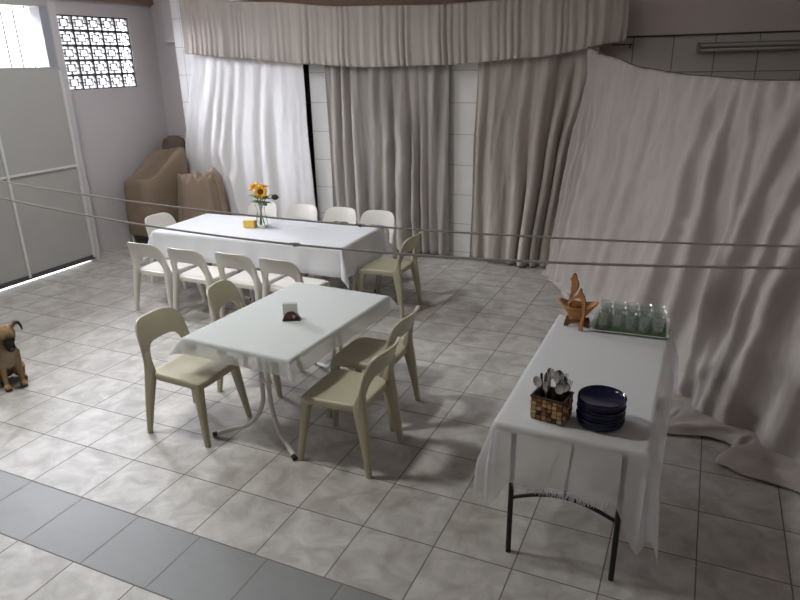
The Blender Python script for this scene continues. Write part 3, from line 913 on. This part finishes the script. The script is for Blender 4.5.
def ellipse_plate(mb, c, rx, rz, y, th, n=20, cup=0.006):
    f = [[Vector((c[0]+rx*s*math.cos(2*PI*k/n), y+d+cup*(1-s*s), c[1]+rz*s*math.sin(2*PI*k/n))) for k in range(n)] for s, d in ((0.08, 0), (0.5, 0), (0.85, 0), (1, 0.0), (1, th), (0.85, th), (0.5, th), (0.08, th))]
    mb.rings(f)
def spoon(label, big=1.0):
    t = thing('spoon', label, 'spoon')
    mb = MB(); ellipse_plate(mb, (0, 0.185), 0.020*big, 0.032*big, 0, 0.0018); mb.build('bowl', M['chrome'], t)
    mb = MB(); mb.tube([(0, 0.002, 0), (0, 0.001, 0.06), (0, 0, 0.12), (0, 0.001, 0.156)], [0.007, 0.006, 0.004, 0.004], 8, flat=0.35); mb.build('handle', M['chrome'], t)
    return t
def fork(label):
    t = thing('fork', label, 'fork')
    mb = MB()
    mb.prism([(-0.004, 0.145), (0.004, 0.145), (0.012, 0.162), (0.012, 0.178), (-0.012, 0.178), (-0.012, 0.162)], 0.002, Matrix())
    for k in range(4):
        x = -0.0105+0.007*k; mb.box((x-0.0016, -0.001, 0.176), (x+0.0016, 0.001, 0.212))
    mb.build('tines', M['chrome'], t, smooth=False)
    mb = MB(); mb.tube([(0, 0, 0), (0, 0, 0.07), (0, 0, 0.148)], [0.007, 0.006, 0.0035], 8, flat=0.35); mb.build('handle', M['chrome'], t)
    return t
def knife(label, hm):
    t = thing('knife', label, 'knife')
    mb = MB(); mb.tube([(0, 0, 0.115), (0, 0, 0.15), (0, 0, 0.205), (0, 0, 0.213)], [0.006, 0.0075, 0.0075, 0.003], 10, flat=0.6); mb.build('handle', hm, t)
    mb = MB(); mb.prism([(-0.006, 0.004), (0.004, 0.0), (0.008, 0.02), (0.007, 0.118), (-0.006, 0.118)], 0.0016, Matrix()); mb.build('blade', M['chrome'], t, smooth=False)
    return t
GC = 'cutlery standing in the woven basket'
s_big = spoon('large round serving spoon standing tallest in the woven basket', 1.25)
s_a = spoon('steel spoon standing in the woven basket'); f_a = fork('steel fork standing in the woven basket')
k_b = knife('black handled knife at the left side of the woven basket', M['black_handle']); k_s = knife('steel knife standing in the woven basket', M['chrome'])
CUT = [(s_big, 0, 0.012, 0.012, 0.022, 4, 3, None), (k_b, 0, -0.060, 0.0, 0.012, -3, -4, None), (s_a, 0, 0.055, -0.025, 0.0, 8, -4, None), (f_a, 0, -0.03, -0.02, 0.0, -6, 3, None),
       (k_s, 0, -0.045, 0.03, 0.0, -2, 3, None), (k_b, 1, -0.070, 0.025, 0.004, 2, 0, 'black handled knife in the rear left corner of the woven basket'), (s_a, 1, 0.034, 0.03, 0.0, 5, 4, None), (s_a, 2, 0.022, -0.040, -0.01, 10, -3, None),
       (f_a, 1, 0.0, 0.04, 0.0, 0, 6, None), (f_a, 2, 0.064, 0.018, -0.005, 9, 2, None), (k_s, 1, -0.012, 0.0, 0.006, -4, 0, None), (f_a, 3, -0.01, -0.045, -0.012, -3, -5, None),
       (s_a, 3, -0.05, -0.045, 0.004, -9, -2, None), (f_a, 4, 0.045, 0.045, 0.004, 6, 5, None), (k_s, 2, 0.03, 0.0, 0.004, 3, 2, None), (s_a, 4, -0.03, 0.05, 0.012, -5, 5, None)]
base = W(6.22, 1.70)+Vector((0, 0, ZS+0.012))
for src, idx, dx, dy, dz, tx, ty, lb in CUT:
    o = src if idx == 0 else dup(src, (0, 0, 0), 0, lb or src['label'])
    o['group'] = GC; o.scale = (1.15, 1.15, 1.0)
    o.location = base + Matrix.Rotation(math.radians(-9), 3, 'Z') @ Vector((dx*0.75, dy*0.8, dz+0.002))
    o.rotation_euler = (math.radians(-ty), math.radians(tx), random.uniform(-0.6, 0.6))

# ------------------------------------------------------------------ stack of blue plates
pl = MB()
pl.lathe([(0.001, 0.003), (0.09, 0.003), (0.095, 0.0), (0.106, 0.002), (0.1145, 0.010), (0.1175, 0.020), (0.1185, 0.026), (0.117, 0.0275), (0.1145, 0.024), (0.110, 0.0145), (0.100, 0.009), (0.001, 0.008)], 64)
p0 = pl.build('dinner_plate', M['blue_glass'], None, angle=60)
ORD = ['bottom', 'second from the bottom', 'third from the bottom', 'fourth from the bottom', 'fifth from the bottom', 'fifth from the top', 'fourth from the top', 'third from the top', 'second from the top', 'topmost']
for k in range(10):
    o = p0 if k == 0 else p0.copy()
    if k: COL.objects.link(o)
    o.location = W(6.77, 1.77)+Vector((0.002*math.sin(k*2.3), 0.002*math.cos(k*1.7), ZS+0.0138*k))
    tag(o, 'dark blue glass plate, '+ORD[k]+' in the stack on the buffet table', 'plate', 'blue plates stacked on the buffet table')

# ------------------------------------------------------------------ wooden basket with a bird shaped handle
bb = thing('wooden_basket', 'honey coloured wooden basket with a carved bird handle, on the buffet’s far left corner', 'basket', W(5.98, 4.68)+Vector((0, 0, ZS)), math.radians(4))
bb.scale = (0.86, 0.86, 0.95)
mb = MB()
NR = 9
for k in range(NR):                                   # spiral cut rings, each lower ring smaller
    s = 1-0.085*k; z = 0.155-0.0125*k
    A_, B_ = 0.155*s, 0.100*s
    def ringp(ax, by, zz): return [Vector((ax*math.cos(2*PI*q/48), by*math.sin(2*PI*q/48), zz+0.035*abs(math.cos(2*PI*q/48))**3*s)) for q in range(48)]
    mb.rings([ringp(A_, B_, z), ringp(A_, B_, z-0.011), ringp(A_-0.013, B_-0.013, z-0.011), ringp(A_-0.013, B_-0.013, z), ringp(A_, B_, z)], True, False, False)
mb.lathe([(0.001, 0.038), (0.05, 0.038), (0.055, 0.05), (0.001, 0.05)], 32, sx=1.0, sy=0.62)
mb.build('bowl', M['wood'], bb, angle=50)
# handle: a cut board standing across the bowl, arch with two birds' heads
HM = Matrix.Rotation(math.radians(-8), 4, 'Z')
def board(pts, th, y=0.0):
    mb = MB(); mb.prism(pts, th, HM @ Matrix.Translation((0, y, 0)), 1); return mb
# right limb: foot, long curved leg, shoulder
limb = [(0.040, 0.0), (0.075, 0.0), (0.072, 0.05), (0.083, 0.10), (0.088, 0.16), (0.083, 0.22), (0.070, 0.262), (0.050, 0.285), (0.046, 0.310), (0.032, 0.318), (0.024, 0.298), (0.016, 0.268), (-0.012, 0.250), (-0.040, 0.226), (-0.058, 0.198),
        (-0.045, 0.184), (-0.022, 0.212), (0.006, 0.236), (0.034, 0.246), (0.052, 0.226), (0.060, 0.19), (0.062, 0.14), (0.056, 0.09), (0.044, 0.05)]
board(limb, 0.024, -0.112).build('handle_arch', [M['wood'], M['wood_edge']], bb, smooth=False, bevel=0.004)
bird = [(-0.062, 0.0), (-0.030, 0.0), (-0.040, 0.06), (-0.062, 0.12), (-0.060, 0.17), (-0.048, 0.215), (-0.022, 0.250), (-0.008, 0.285), (-0.010, 0.318), (-0.026, 0.345), (-0.030, 0.372), (-0.048, 0.386), (-0.066, 0.374), (-0.070, 0.352),
        (-0.084, 0.340), (-0.072, 0.330), (-0.066, 0.306), (-0.072, 0.275), (-0.070, 0.24), (-0.080, 0.20), (-0.088, 0.15), (-0.086, 0.10)]
board(bird, 0.024, 0.02).build('carved_bird', [M['wood'], M['wood_edge']], bb, smooth=False, bevel=0.004)
for s in (-1, 1):
    mb = MB(); mb.prism([(-0.10, 0.0), (-0.07, 0.0), (-0.03, 0.03), (0.03, 0.03), (0.07, 0.0), (0.10, 0.0), (0.09, 0.05), (-0.09, 0.05)], 0.016, Matrix.Translation((0, s*0.04, 0)) )
    mb.build('foot', M['wood_edge'], bb, smooth=False, bevel=0.003)

# ------------------------------------------------------------------ tray with glasses
TC = W(6.76, 4.94)+Vector((0, 0, ZS)); TRZ = math.radians(3)
tr = thing('serving_tray', 'rectangular tray with a green leaf print and pale rim, at the buffet’s far end', 'tray', TC, TRZ)
mb = MB(); mb.box((-0.225, -0.165, 0), (0.225, 0.165, 0.008)); mb.build('base', M['tray_green'], tr, smooth=False)
mb = MB()
def rr(hx, hy, z, rc=0.03):
    out = []
    for cx, cy, a0 in ((hx-rc, hy-rc, 0), (-hx+rc, hy-rc, PI/2), (-hx+rc, -hy+rc, PI), (hx-rc, -hy+rc, 1.5*PI)):
        for k in range(7):
            a = a0+PI/2*k/6; out.append(Vector((cx+rc*math.cos(a), cy+rc*math.sin(a), z)))
    return out
mb.rings([rr(.224, .164, 0.0), rr(.240, .180, 0.014), rr(.250, .190, 0.016), rr(.250, .190, 0.011), rr(.228, .168, -0.001)], True, False, False)
mb.build('rim', M['tray_rim'], tr)
gl = MB()
gl.lathe([(0.001, 0.0), (0.030, 0.0), (0.033, 0.004), (0.036, 0.05), (0.041, 0.116), (0.042, 0.118), (0.0395, 0.116), (0.034, 0.05), (0.031, 0.010), (0.001, 0.008)], 32)
g0 = gl.build('drinking_glass', M['tumbler'], None, angle=60)
CN = ['leftmost', 'second from the left', 'middle', 'second from the right', 'rightmost']; RN = ['front row', 'middle row', 'back row']
first = True
for r_ in range(3):
    for c_ in range(5):
        o = g0 if first else g0.copy()
        if not first: COL.objects.link(o)
        first = False
        p = Vector((-0.172+0.086*c_ + (0.012 if r_ == 1 else 0), -0.105+0.100*r_, 0.0085))
        o.location = TC + Matrix.Rotation(TRZ, 3, 'Z') @ p
        tag(o, f'clear drinking glass on the tray, {CN[c_]} in the {RN[r_]}', 'glass', 'clear glasses on the green tray')

# ------------------------------------------------------------------ napkin holder on the near table
ZN = ZT+0.005
nh = thing('napkin_holder', 'dark red half-round napkin holder on black base, on the near table', 'napkin holder', W(1.55, 3.30)+Vector((0, 0, ZN)), math.radians(28))
mb = MB(); mb.box((-0.065, -0.035, 0), (0.065, 0.035, 0.008)); mb.build('base', M['black'], nh, smooth=False, bevel=0.003)
half = [(0.055*math.cos(PI*k/20), 0.008+0.062*math.sin(PI*k/20)) for k in range(21)]
for y in (-0.022, 0.022):
    mb = MB(); mb.prism(half, 0.006, Matrix.Translation((0, y, 0))); sp_ = mb.build('side_plate', M['dark_red'], nh, smooth=False, bevel=0.001)
    if y < 0:
        mb = MB(); mb.prism([(0.02+0.011*math.cos(2*PI*k/12), 0.030+0.014*math.sin(2*PI*k/12)) for k in range(12)], 0.0012, Matrix.Translation((0, y-0.0036, 0))); mb.build('painted_spot', M['pink'], sp_, smooth=False)
mb = MB()
for k in range(9):
    y = -0.016+0.004*k
    mb.box((-0.056+0.001*(k % 3), y-0.0014, 0.009), (0.048+0.001*(k % 2), y+0.0014, 0.128-0.001*(k % 4)))
o = mb.build('paper_napkins', M['paper'], None, smooth=False, loc=W(1.55, 3.30)+Vector((0, 0, ZN))); o.rotation_euler = (0, 0, math.radians(28))
tag(o, 'white paper napkins standing in the dark red holder on the near table', 'napkins')

# ------------------------------------------------------------------ vase, sunflowers and yellow box on the far table
VL = W(-2.86, 8.66)+Vector((0, 0, ZT+0.005))
va = thing('flower_vase', 'clear glass vase holding sunflowers on the far table', 'vase', VL)
va.scale = (1.25, 1.25, 1.0)
mb = MB()
mb.lathe([(0.001, 0.0), (0.050, 0.0), (0.054, 0.006), (0.056, 0.05), (0.046, 0.12), (0.034, 0.18), (0.036, 0.22), (0.050, 0.262), (0.047, 0.262), (0.0325, 0.22), (0.0305, 0.18), (0.0425, 0.12), (0.0525, 0.05), (0.050, 0.012), (0.001, 0.010)], 36)
mb.build('glass_body', M['glass'], va, angle=60)
mb = MB(); mb.lathe([(0.001, 0.0125), (0.049, 0.0135), (0.0515, 0.05), (0.0415, 0.12), (0.001, 0.121)], 32); mb.build('water', M['water'], va, angle=60)

def leaf_mesh(mb, o, d, up, L, w):
    d = d.normalized(); s = d.cross(up).normalized(); u = s.cross(d)
    rows = []
    for k in range(7):
        t = k/6; ww = w*math.sin(PI*min(1, t*0.97+0.03))**0.8
        c = o+d*L*t+u*(0.25*L*(t-t*t*1.4))
        rows.append([mb.bm.verts.new(c-s*ww+u*0.15*ww), mb.bm.verts.new(c), mb.bm.verts.new(c+s*ww+u*0.15*ww)])
    for a, b in zip(rows[:-1], rows[1:]):
        mb.face([a[0], a[1], b[1], b[0]]); mb.face([a[1], a[2], b[2], b[1]])

def sunflower(label, foot, head, face, rad):
    t = thing('sunflower', label, 'flower', VL, 0, 'sunflowers in the vase')
    foot, head, face = Vector(foot), Vector(head), Vector(face).normalized()
    q = face.to_track_quat('Z', 'Y').to_matrix()
    neck = Vector((foot.x*0.1+head.x*0.15, foot.y*0.1+head.y*0.15, 0.20))
    mb = MB(); mb.tube([foot, foot.lerp(neck, .5), neck, neck.lerp(head, .6)+Vector((0, 0, .01)), head-face*0.012], 0.0045, 8); mb.build('stem', M['stem'], t)
    mb = MB(); mb.lathe([(0.001, -0.012), (rad*.42, -0.008), (rad*.48, 0.0), (rad*.40, 0.009), (rad*.2, 0.008), (0.001, 0.006)], 20)
    bmesh.ops.transform(mb.bm, matrix=Matrix.Translation(head) @ q.to_4x4(), verts=mb.bm.verts); mb.build('disc', M['disc'], t)
    mb = MB()
    for ring_, (n_, l_, tilt) in enumerate(((15, 1.0, 0.10), (13, 0.88, 0.35))):
        for k in range(n_):
            a = 2*PI*(k+0.5*ring_)/n_
            d = Vector((math.cos(a), math.sin(a), tilt)); leaf_mesh(mb, d*rad*.40, d, Vector((0, 0, 1)), rad*.62*l_, rad*.15)
    bmesh.ops.transform(mb.bm, matrix=Matrix.Translation(head) @ q.to_4x4(), verts=mb.bm.verts)
    mb.build('petals', M['petal'], t, solid=0.0015)
    mb = MB()
    for k, (h, a) in enumerate(((0.26, 0.4), (0.34, 2.4), (0.29, 4.4), (0.37, 5.3), (0.32, 1.3))):
        p = neck.lerp(head, (h-0.20)/max(0.05, head.z-0.20))
        leaf_mesh(mb, p, Vector((math.cos(a+foot.x*40), math.sin(a+foot.x*40), 0.15)), Vector((0, 0, 1)), 0.125, 0.045)
    mb.build('leaf', M['leaf'], t, solid=0.001)
    return t
sunflower('sunflower at the left of the bouquet, facing up and left', (0.02, 0.01, 0.03), (-0.085, 0.03, 0.455), (-0.3, -0.5, 0.75), 0.075)
sunflower('sunflower at the front of the bouquet, its dark disc facing the camera', (-0.02, 0.0, 0.03), (0.055, -0.045, 0.415), (0.35, -0.85, 0.35), 0.080)
sunflower('sunflower tucked at the back of the bouquet', (0.0, -0.02, 0.03), (0.02, 0.07, 0.455), (0.1, 0.2, 1.0), 0.065)
fb = thing('flower_bud', 'dark closed flower bud drooping at the right of the bouquet', 'flower', VL)
mb = MB(); mb.tube([(0.012, -0.02, 0.03), (0.006, -0.006, 0.2), (0.06, 0.03, 0.33), (0.12, 0.05, 0.375), (0.155, 0.055, 0.36)], 0.004, 8); mb.build('stem', M['stem'], fb)
mb = MB(); mb.ball((0.17, 0.057, 0.345), (0.042, 0.034, 0.032), 14); mb.build('bud', M['bud'], fb)
mb = MB()
for a in (0.3, 2.2, 4.0): leaf_mesh(mb, Vector((0.17, 0.057, 0.35)), Vector((math.cos(a), math.sin(a), -.2)), Vector((0, 0, 1)), 0.055, 0.018)
mb.build('sepal', M['bud'], fb, solid=0.001)

yb_ = thing('yellow_box', 'small yellow box standing beside the flower vase on the far table', 'box', W(-3.12, 8.50)+Vector((0, 0, ZT+0.005)), math.radians(14))
mb = MB(); mb.box((-0.075, -0.03, 0), (0.055, 0.03, 0.085)); mb.build('front', M['yellow'], yb_, smooth=False, bevel=0.004)
mb = MB(); mb.box((0.055, -0.031, 0), (0.078, 0.031, 0.087)); mb.build('side', M['orange'], yb_, smooth=False, bevel=0.004)

# ------------------------------------------------------------------ clotheslines and lamp
def clothesline(label, A, B, sag, rad, knots, m_):
    A, B = Vector(A), Vector(B)
    def P(s): p = A.lerp(B, s); return W(p.x, p.y, p.z-4*sag*s*(1-s))
    mb = MB(); mb.tube([P(k/80) for k in range(81)], rad, 8)
    o = mb.build('clothesline', m_, None); tag(o, label, 'rope', 'clotheslines across the room')
    for s in knots:
        mb = MB(); c = P(s)
        mb.ball(c, (rad*3.0, rad*2.0, rad*2.0), 10); mb.ball(c+Vector((0.014, 0.004, 0)), (rad*2.0, rad*1.7, rad*1.7), 10)
        mb.tube([c, c+Vector((-.012, -.004, .006)), c+Vector((-.022, -.004, .004))], rad*0.6, 6)
        mb.build('knot', m_, o)
    for e in (A, B):
        mb = MB(); p = W(*e); mb.lathe([(0.001, 0), (0.03, 0), (0.03, 0.012), (0.012, 0.02), (0.012, 0.03), (0.001, 0.03)], 16)
        bmesh.ops.transform(mb.bm, matrix=Matrix.Translation(p) @ Matrix.Rotation(PI/2 if e.x < 0 else -PI/2, 4, 'Y'), verts=mb.bm.verts)
        mb.build('wall_hook', M['hook'], o)
clothesline('upper of the two slack grey ropes strung across the room', (XL, 0, 5.954), (XR, 0.5, 4.53), 0.873, 0.0042, [0.701], M['rope'])
clothesline('lower of the two slack grey ropes strung across the room, with a pale knot', (XL, 0, 6.456), (XR, -0.1, 4.648), 1.304, 0.0050, [0.6775], M['rope'])

lf = thing('batten_light', 'unlit fluorescent batten lamp on the tiled back wall, upper right', 'lamp', W(8.6, YB-0.02, 5.86))
mb = MB(); mb.box((-0.70, -0.05, -0.025), (0.70, 0.0, 0.055)); mb.build('housing', M['batten'], lf, smooth=False, bevel=0.006)
for z in (0.022, -0.022):
    mb = MB(); mb.tube([(-0.67, -0.072, z), (0.67, -0.072, z)], 0.015, 12); mb.build('tube', M['tube_glass'], lf)
for s in (-1, 1):
    mb = MB(); mb.box((s*0.69-0.018, -0.095, -0.045), (s*0.69+0.018, -0.001, 0.06)); mb.build('end_cap', M['batten'], lf, smooth=False, bevel=0.006)
hk = MB(); hk.tube([W(5.45, YB-0.02, 5.98), W(5.45, YB-0.2, 5.98), W(5.45, YB-0.22, 5.9)], 0.008, 8); hk.tube([W(5.0, YB-0.2, 5.99), W(5.5, YB-0.2, 5.99)], 0.006, 8)
tag(hk.build('wall_hook', M['hook'], None), 'small dark hook on the tiled wall at the right end of the valance', 'hook')

# ------------------------------------------------------------------ the dog (faces local +x)
def dog_mat():
    mt, nt, b = new_mat('dog_fur')
    tc = N(nt, 'ShaderNodeTexCoord'); ob = tc.outputs['Object']
    def blob(c, r, soft=0.35):
        d = N(nt, 'ShaderNodeVectorMath', operation='SUBTRACT'); nt.links.new(ob, d.inputs[0]); d.inputs[1].default_value = c
        q = N(nt, 'ShaderNodeVectorMath', operation='DIVIDE'); nt.links.new(d.outputs[0], q.inputs[0]); q.inputs[1].default_value = r
        l = N(nt, 'ShaderNodeVectorMath', operation='LENGTH'); nt.links.new(q.outputs[0], l.inputs[0])
        mr = N(nt, 'ShaderNodeMapRange'); mr.inputs[1].default_value = 1+soft; mr.inputs[2].default_value = 1-soft; nt.links.new(l.outputs['Value'], mr.inputs[0])
        return mr.outputs[0]
    nz = N(nt, 'ShaderNodeTexNoise'); nz.inputs['Scale'].default_value = 45; nz.inputs['Detail'].default_value = 5; nt.links.new(ob, nz.inputs['Vector'])
    c = mixc(nt, nz.outputs['Fac'], (0.22, 0.135, 0.07), (0.38, 0.255, 0.15))
    for ctr, rad, colr in (((0.09, 0, 0.25), (0.08, 0.06, 0.12), (0.36, 0.29, 0.22)), ((0.17, 0.0, 0.0), (0.05, 0.2, 0.035), (0.07, 0.05, 0.04)),
                           ((0.235, 0.015, 0.385), (0.105, 0.085, 0.09), (0.018, 0.014, 0.012)), ((-0.24, 0, 0.10), (0.12, 0.2, 0.2), (0.05, 0.035, 0.025)),
                           ((0.13, 0.125, 0.53), (0.09, 0.045, 0.09), (0.035, 0.024, 0.02)), ((0.13, -0.105, 0.53), (0.09, 0.045, 0.09), (0.035, 0.024, 0.02))):
        c = mixc(nt, blob(ctr, rad), c, colr)
    nt.links.new(c, b.inputs['Base Color']); b.inputs['Roughness'].default_value = 0.85; b.inputs['Specular IOR Level'].default_value = 0.2
    bp = N(nt, 'ShaderNodeBump'); bp.inputs['Strength'].default_value = 0.5; bp.inputs['Distance'].default_value = 0.006
    nz3 = N(nt, 'ShaderNodeTexNoise'); nz3.inputs['Scale'].default_value = 120; nt.links.new(ob, nz3.inputs['Vector']); nt.links.new(nz3.outputs['Fac'], bp.inputs['Height']); nt.links.new(bp.outputs[0], b.inputs['Normal'])
    return mt
def make_dog():
    t = thing('dog', 'tan dog with black muzzle sitting on the floor at the left', 'dog', W(-4.20, 2.07), math.radians(-22))
    t.scale = (0.90, 0.90, 1.06)
    mb = MB()
    B = mb.ball
    def limb(pts, rs): mb.tube(pts, rs, 14)
    R = Matrix.Rotation
    # trunk: deep chest up front, rump on the floor behind
    limb([(-0.25, 0, 0.09), (-0.20, 0, 0.15), (-0.11, 0, 0.215), (-0.02, 0, 0.27), (0.045, 0, 0.31), (0.07, 0, 0.36), (0.085, 0.01, 0.42)], [0.055, 0.105, 0.112, 0.105, 0.095, 0.075, 0.062])
    B((0.035, 0, 0.255), (0.082, 0.085, 0.10))
    B((-0.19, 0, 0.115), (0.10, 0.11, 0.10))
    for s in (-1, 1):
        # haunch, shank, hind paw
        B((-0.13, s*0.085, 0.115), (0.105, 0.052, 0.098), rot=R(math.radians(-25), 3, 'Y'))
        limb([(-0.07, s*0.10, 0.13), (-0.10, s*0.11, 0.05), (-0.16, s*0.11, 0.035)], [0.05, 0.034, 0.03])
        limb([(-0.17, s*0.11, 0.03), (-0.07, s*0.112, 0.025), (0.0, s*0.115, 0.022)], [0.028, 0.028, 0.024])
        # foreleg
        limb([(0.04, s*0.062, 0.29), (0.075, s*0.068, 0.20), (0.085, s*0.066, 0.11), (0.088, s*0.066, 0.04)], [0.050, 0.033, 0.024, 0.022])
        B((0.112, s*0.067, 0.024), (0.046, 0.033, 0.025))
        for q in (-1, 0, 1): B((0.148, s*0.067+q*0.017, 0.018), (0.018, 0.0115, 0.017), 10)
    # tail on the floor
    limb([(-0.26, -0.02, 0.06), (-0.33, -0.07, 0.03), (-0.36, -0.13, 0.025), (-0.34, -0.2, 0.022)], [0.035, 0.026, 0.02, 0.010])
    # head, turned a little and lowered
    HC = Vector((0.125, 0.012, 0.465)); HR = R(math.radians(2), 3, 'Z') @ R(math.radians(34), 3, 'Y')
    def H(p): return HC + HR @ Vector(p)
    B(H((0, 0, 0)), (0.088, 0.082, 0.076), 18, HR)
    B(H((0.03, 0, -0.02)), (0.07, 0.068, 0.055), 18, HR)
    mb.tube([H((0.05, 0, -0.022)), H((0.09, 0, -0.026)), H((0.135, 0, -0.026)), H((0.152, 0, -0.024))], [0.052, 0.043, 0.036, 0.026], 16)
    mb.tube([H((0.05, 0, -0.045)), H((0.10, 0, -0.052)), H((0.132, 0, -0.05))], [0.035, 0.028, 0.018], 12)
    for s in (-1, 1):
        B(H((0.062, s*0.036, 0.026)), 0.022, 12)
        # ear: rises from the crown, tip folds over outward
        mb.tube([H((-0.02, s*0.055, 0.045)), H((-0.022, s*0.085, 0.085)), H((-0.01, s*0.112, 0.092)), H((0.012, s*0.128, 0.066)), H((0.028, s*0.132, 0.030))], [0.034, 0.030, 0.026, 0.021, 0.008], 12, flat=0.55)
    body = mb.build('body', dog_mat(), t)
    md = body.modifiers.new('skin', 'REMESH'); md.mode = 'VOXEL'; md.voxel_size = 0.006; md.use_smooth_shade = True
    md = body.modifiers.new('soften', 'SMOOTH'); md.iterations = 5; md.factor = 0.5
    for s in (-1, 1):
        e = MB(); e.ball(H((0.080, s*0.037, 0.022)), 0.0105, 12); e.build('eye', M['eye'], t)
    e = MB(); e.ball(H((0.160, 0, -0.014)), (0.014, 0.020, 0.014), 12, HR); e.build('nose', M['nose'], t)
    e = MB(); e.tube([H((0.166, 0, -0.026)), H((0.160, 0, -0.04)), H((0.148, 0.014, -0.046)), H((0.115, 0.036, -0.042))], 0.0025, 6); e.tube([H((0.160, 0, -0.04)), H((0.148, -0.014, -0.046)), H((0.115, -0.036, -0.042))], 0.0025, 6)
    e.build('mouth', M['nose'], t)
make_dog()
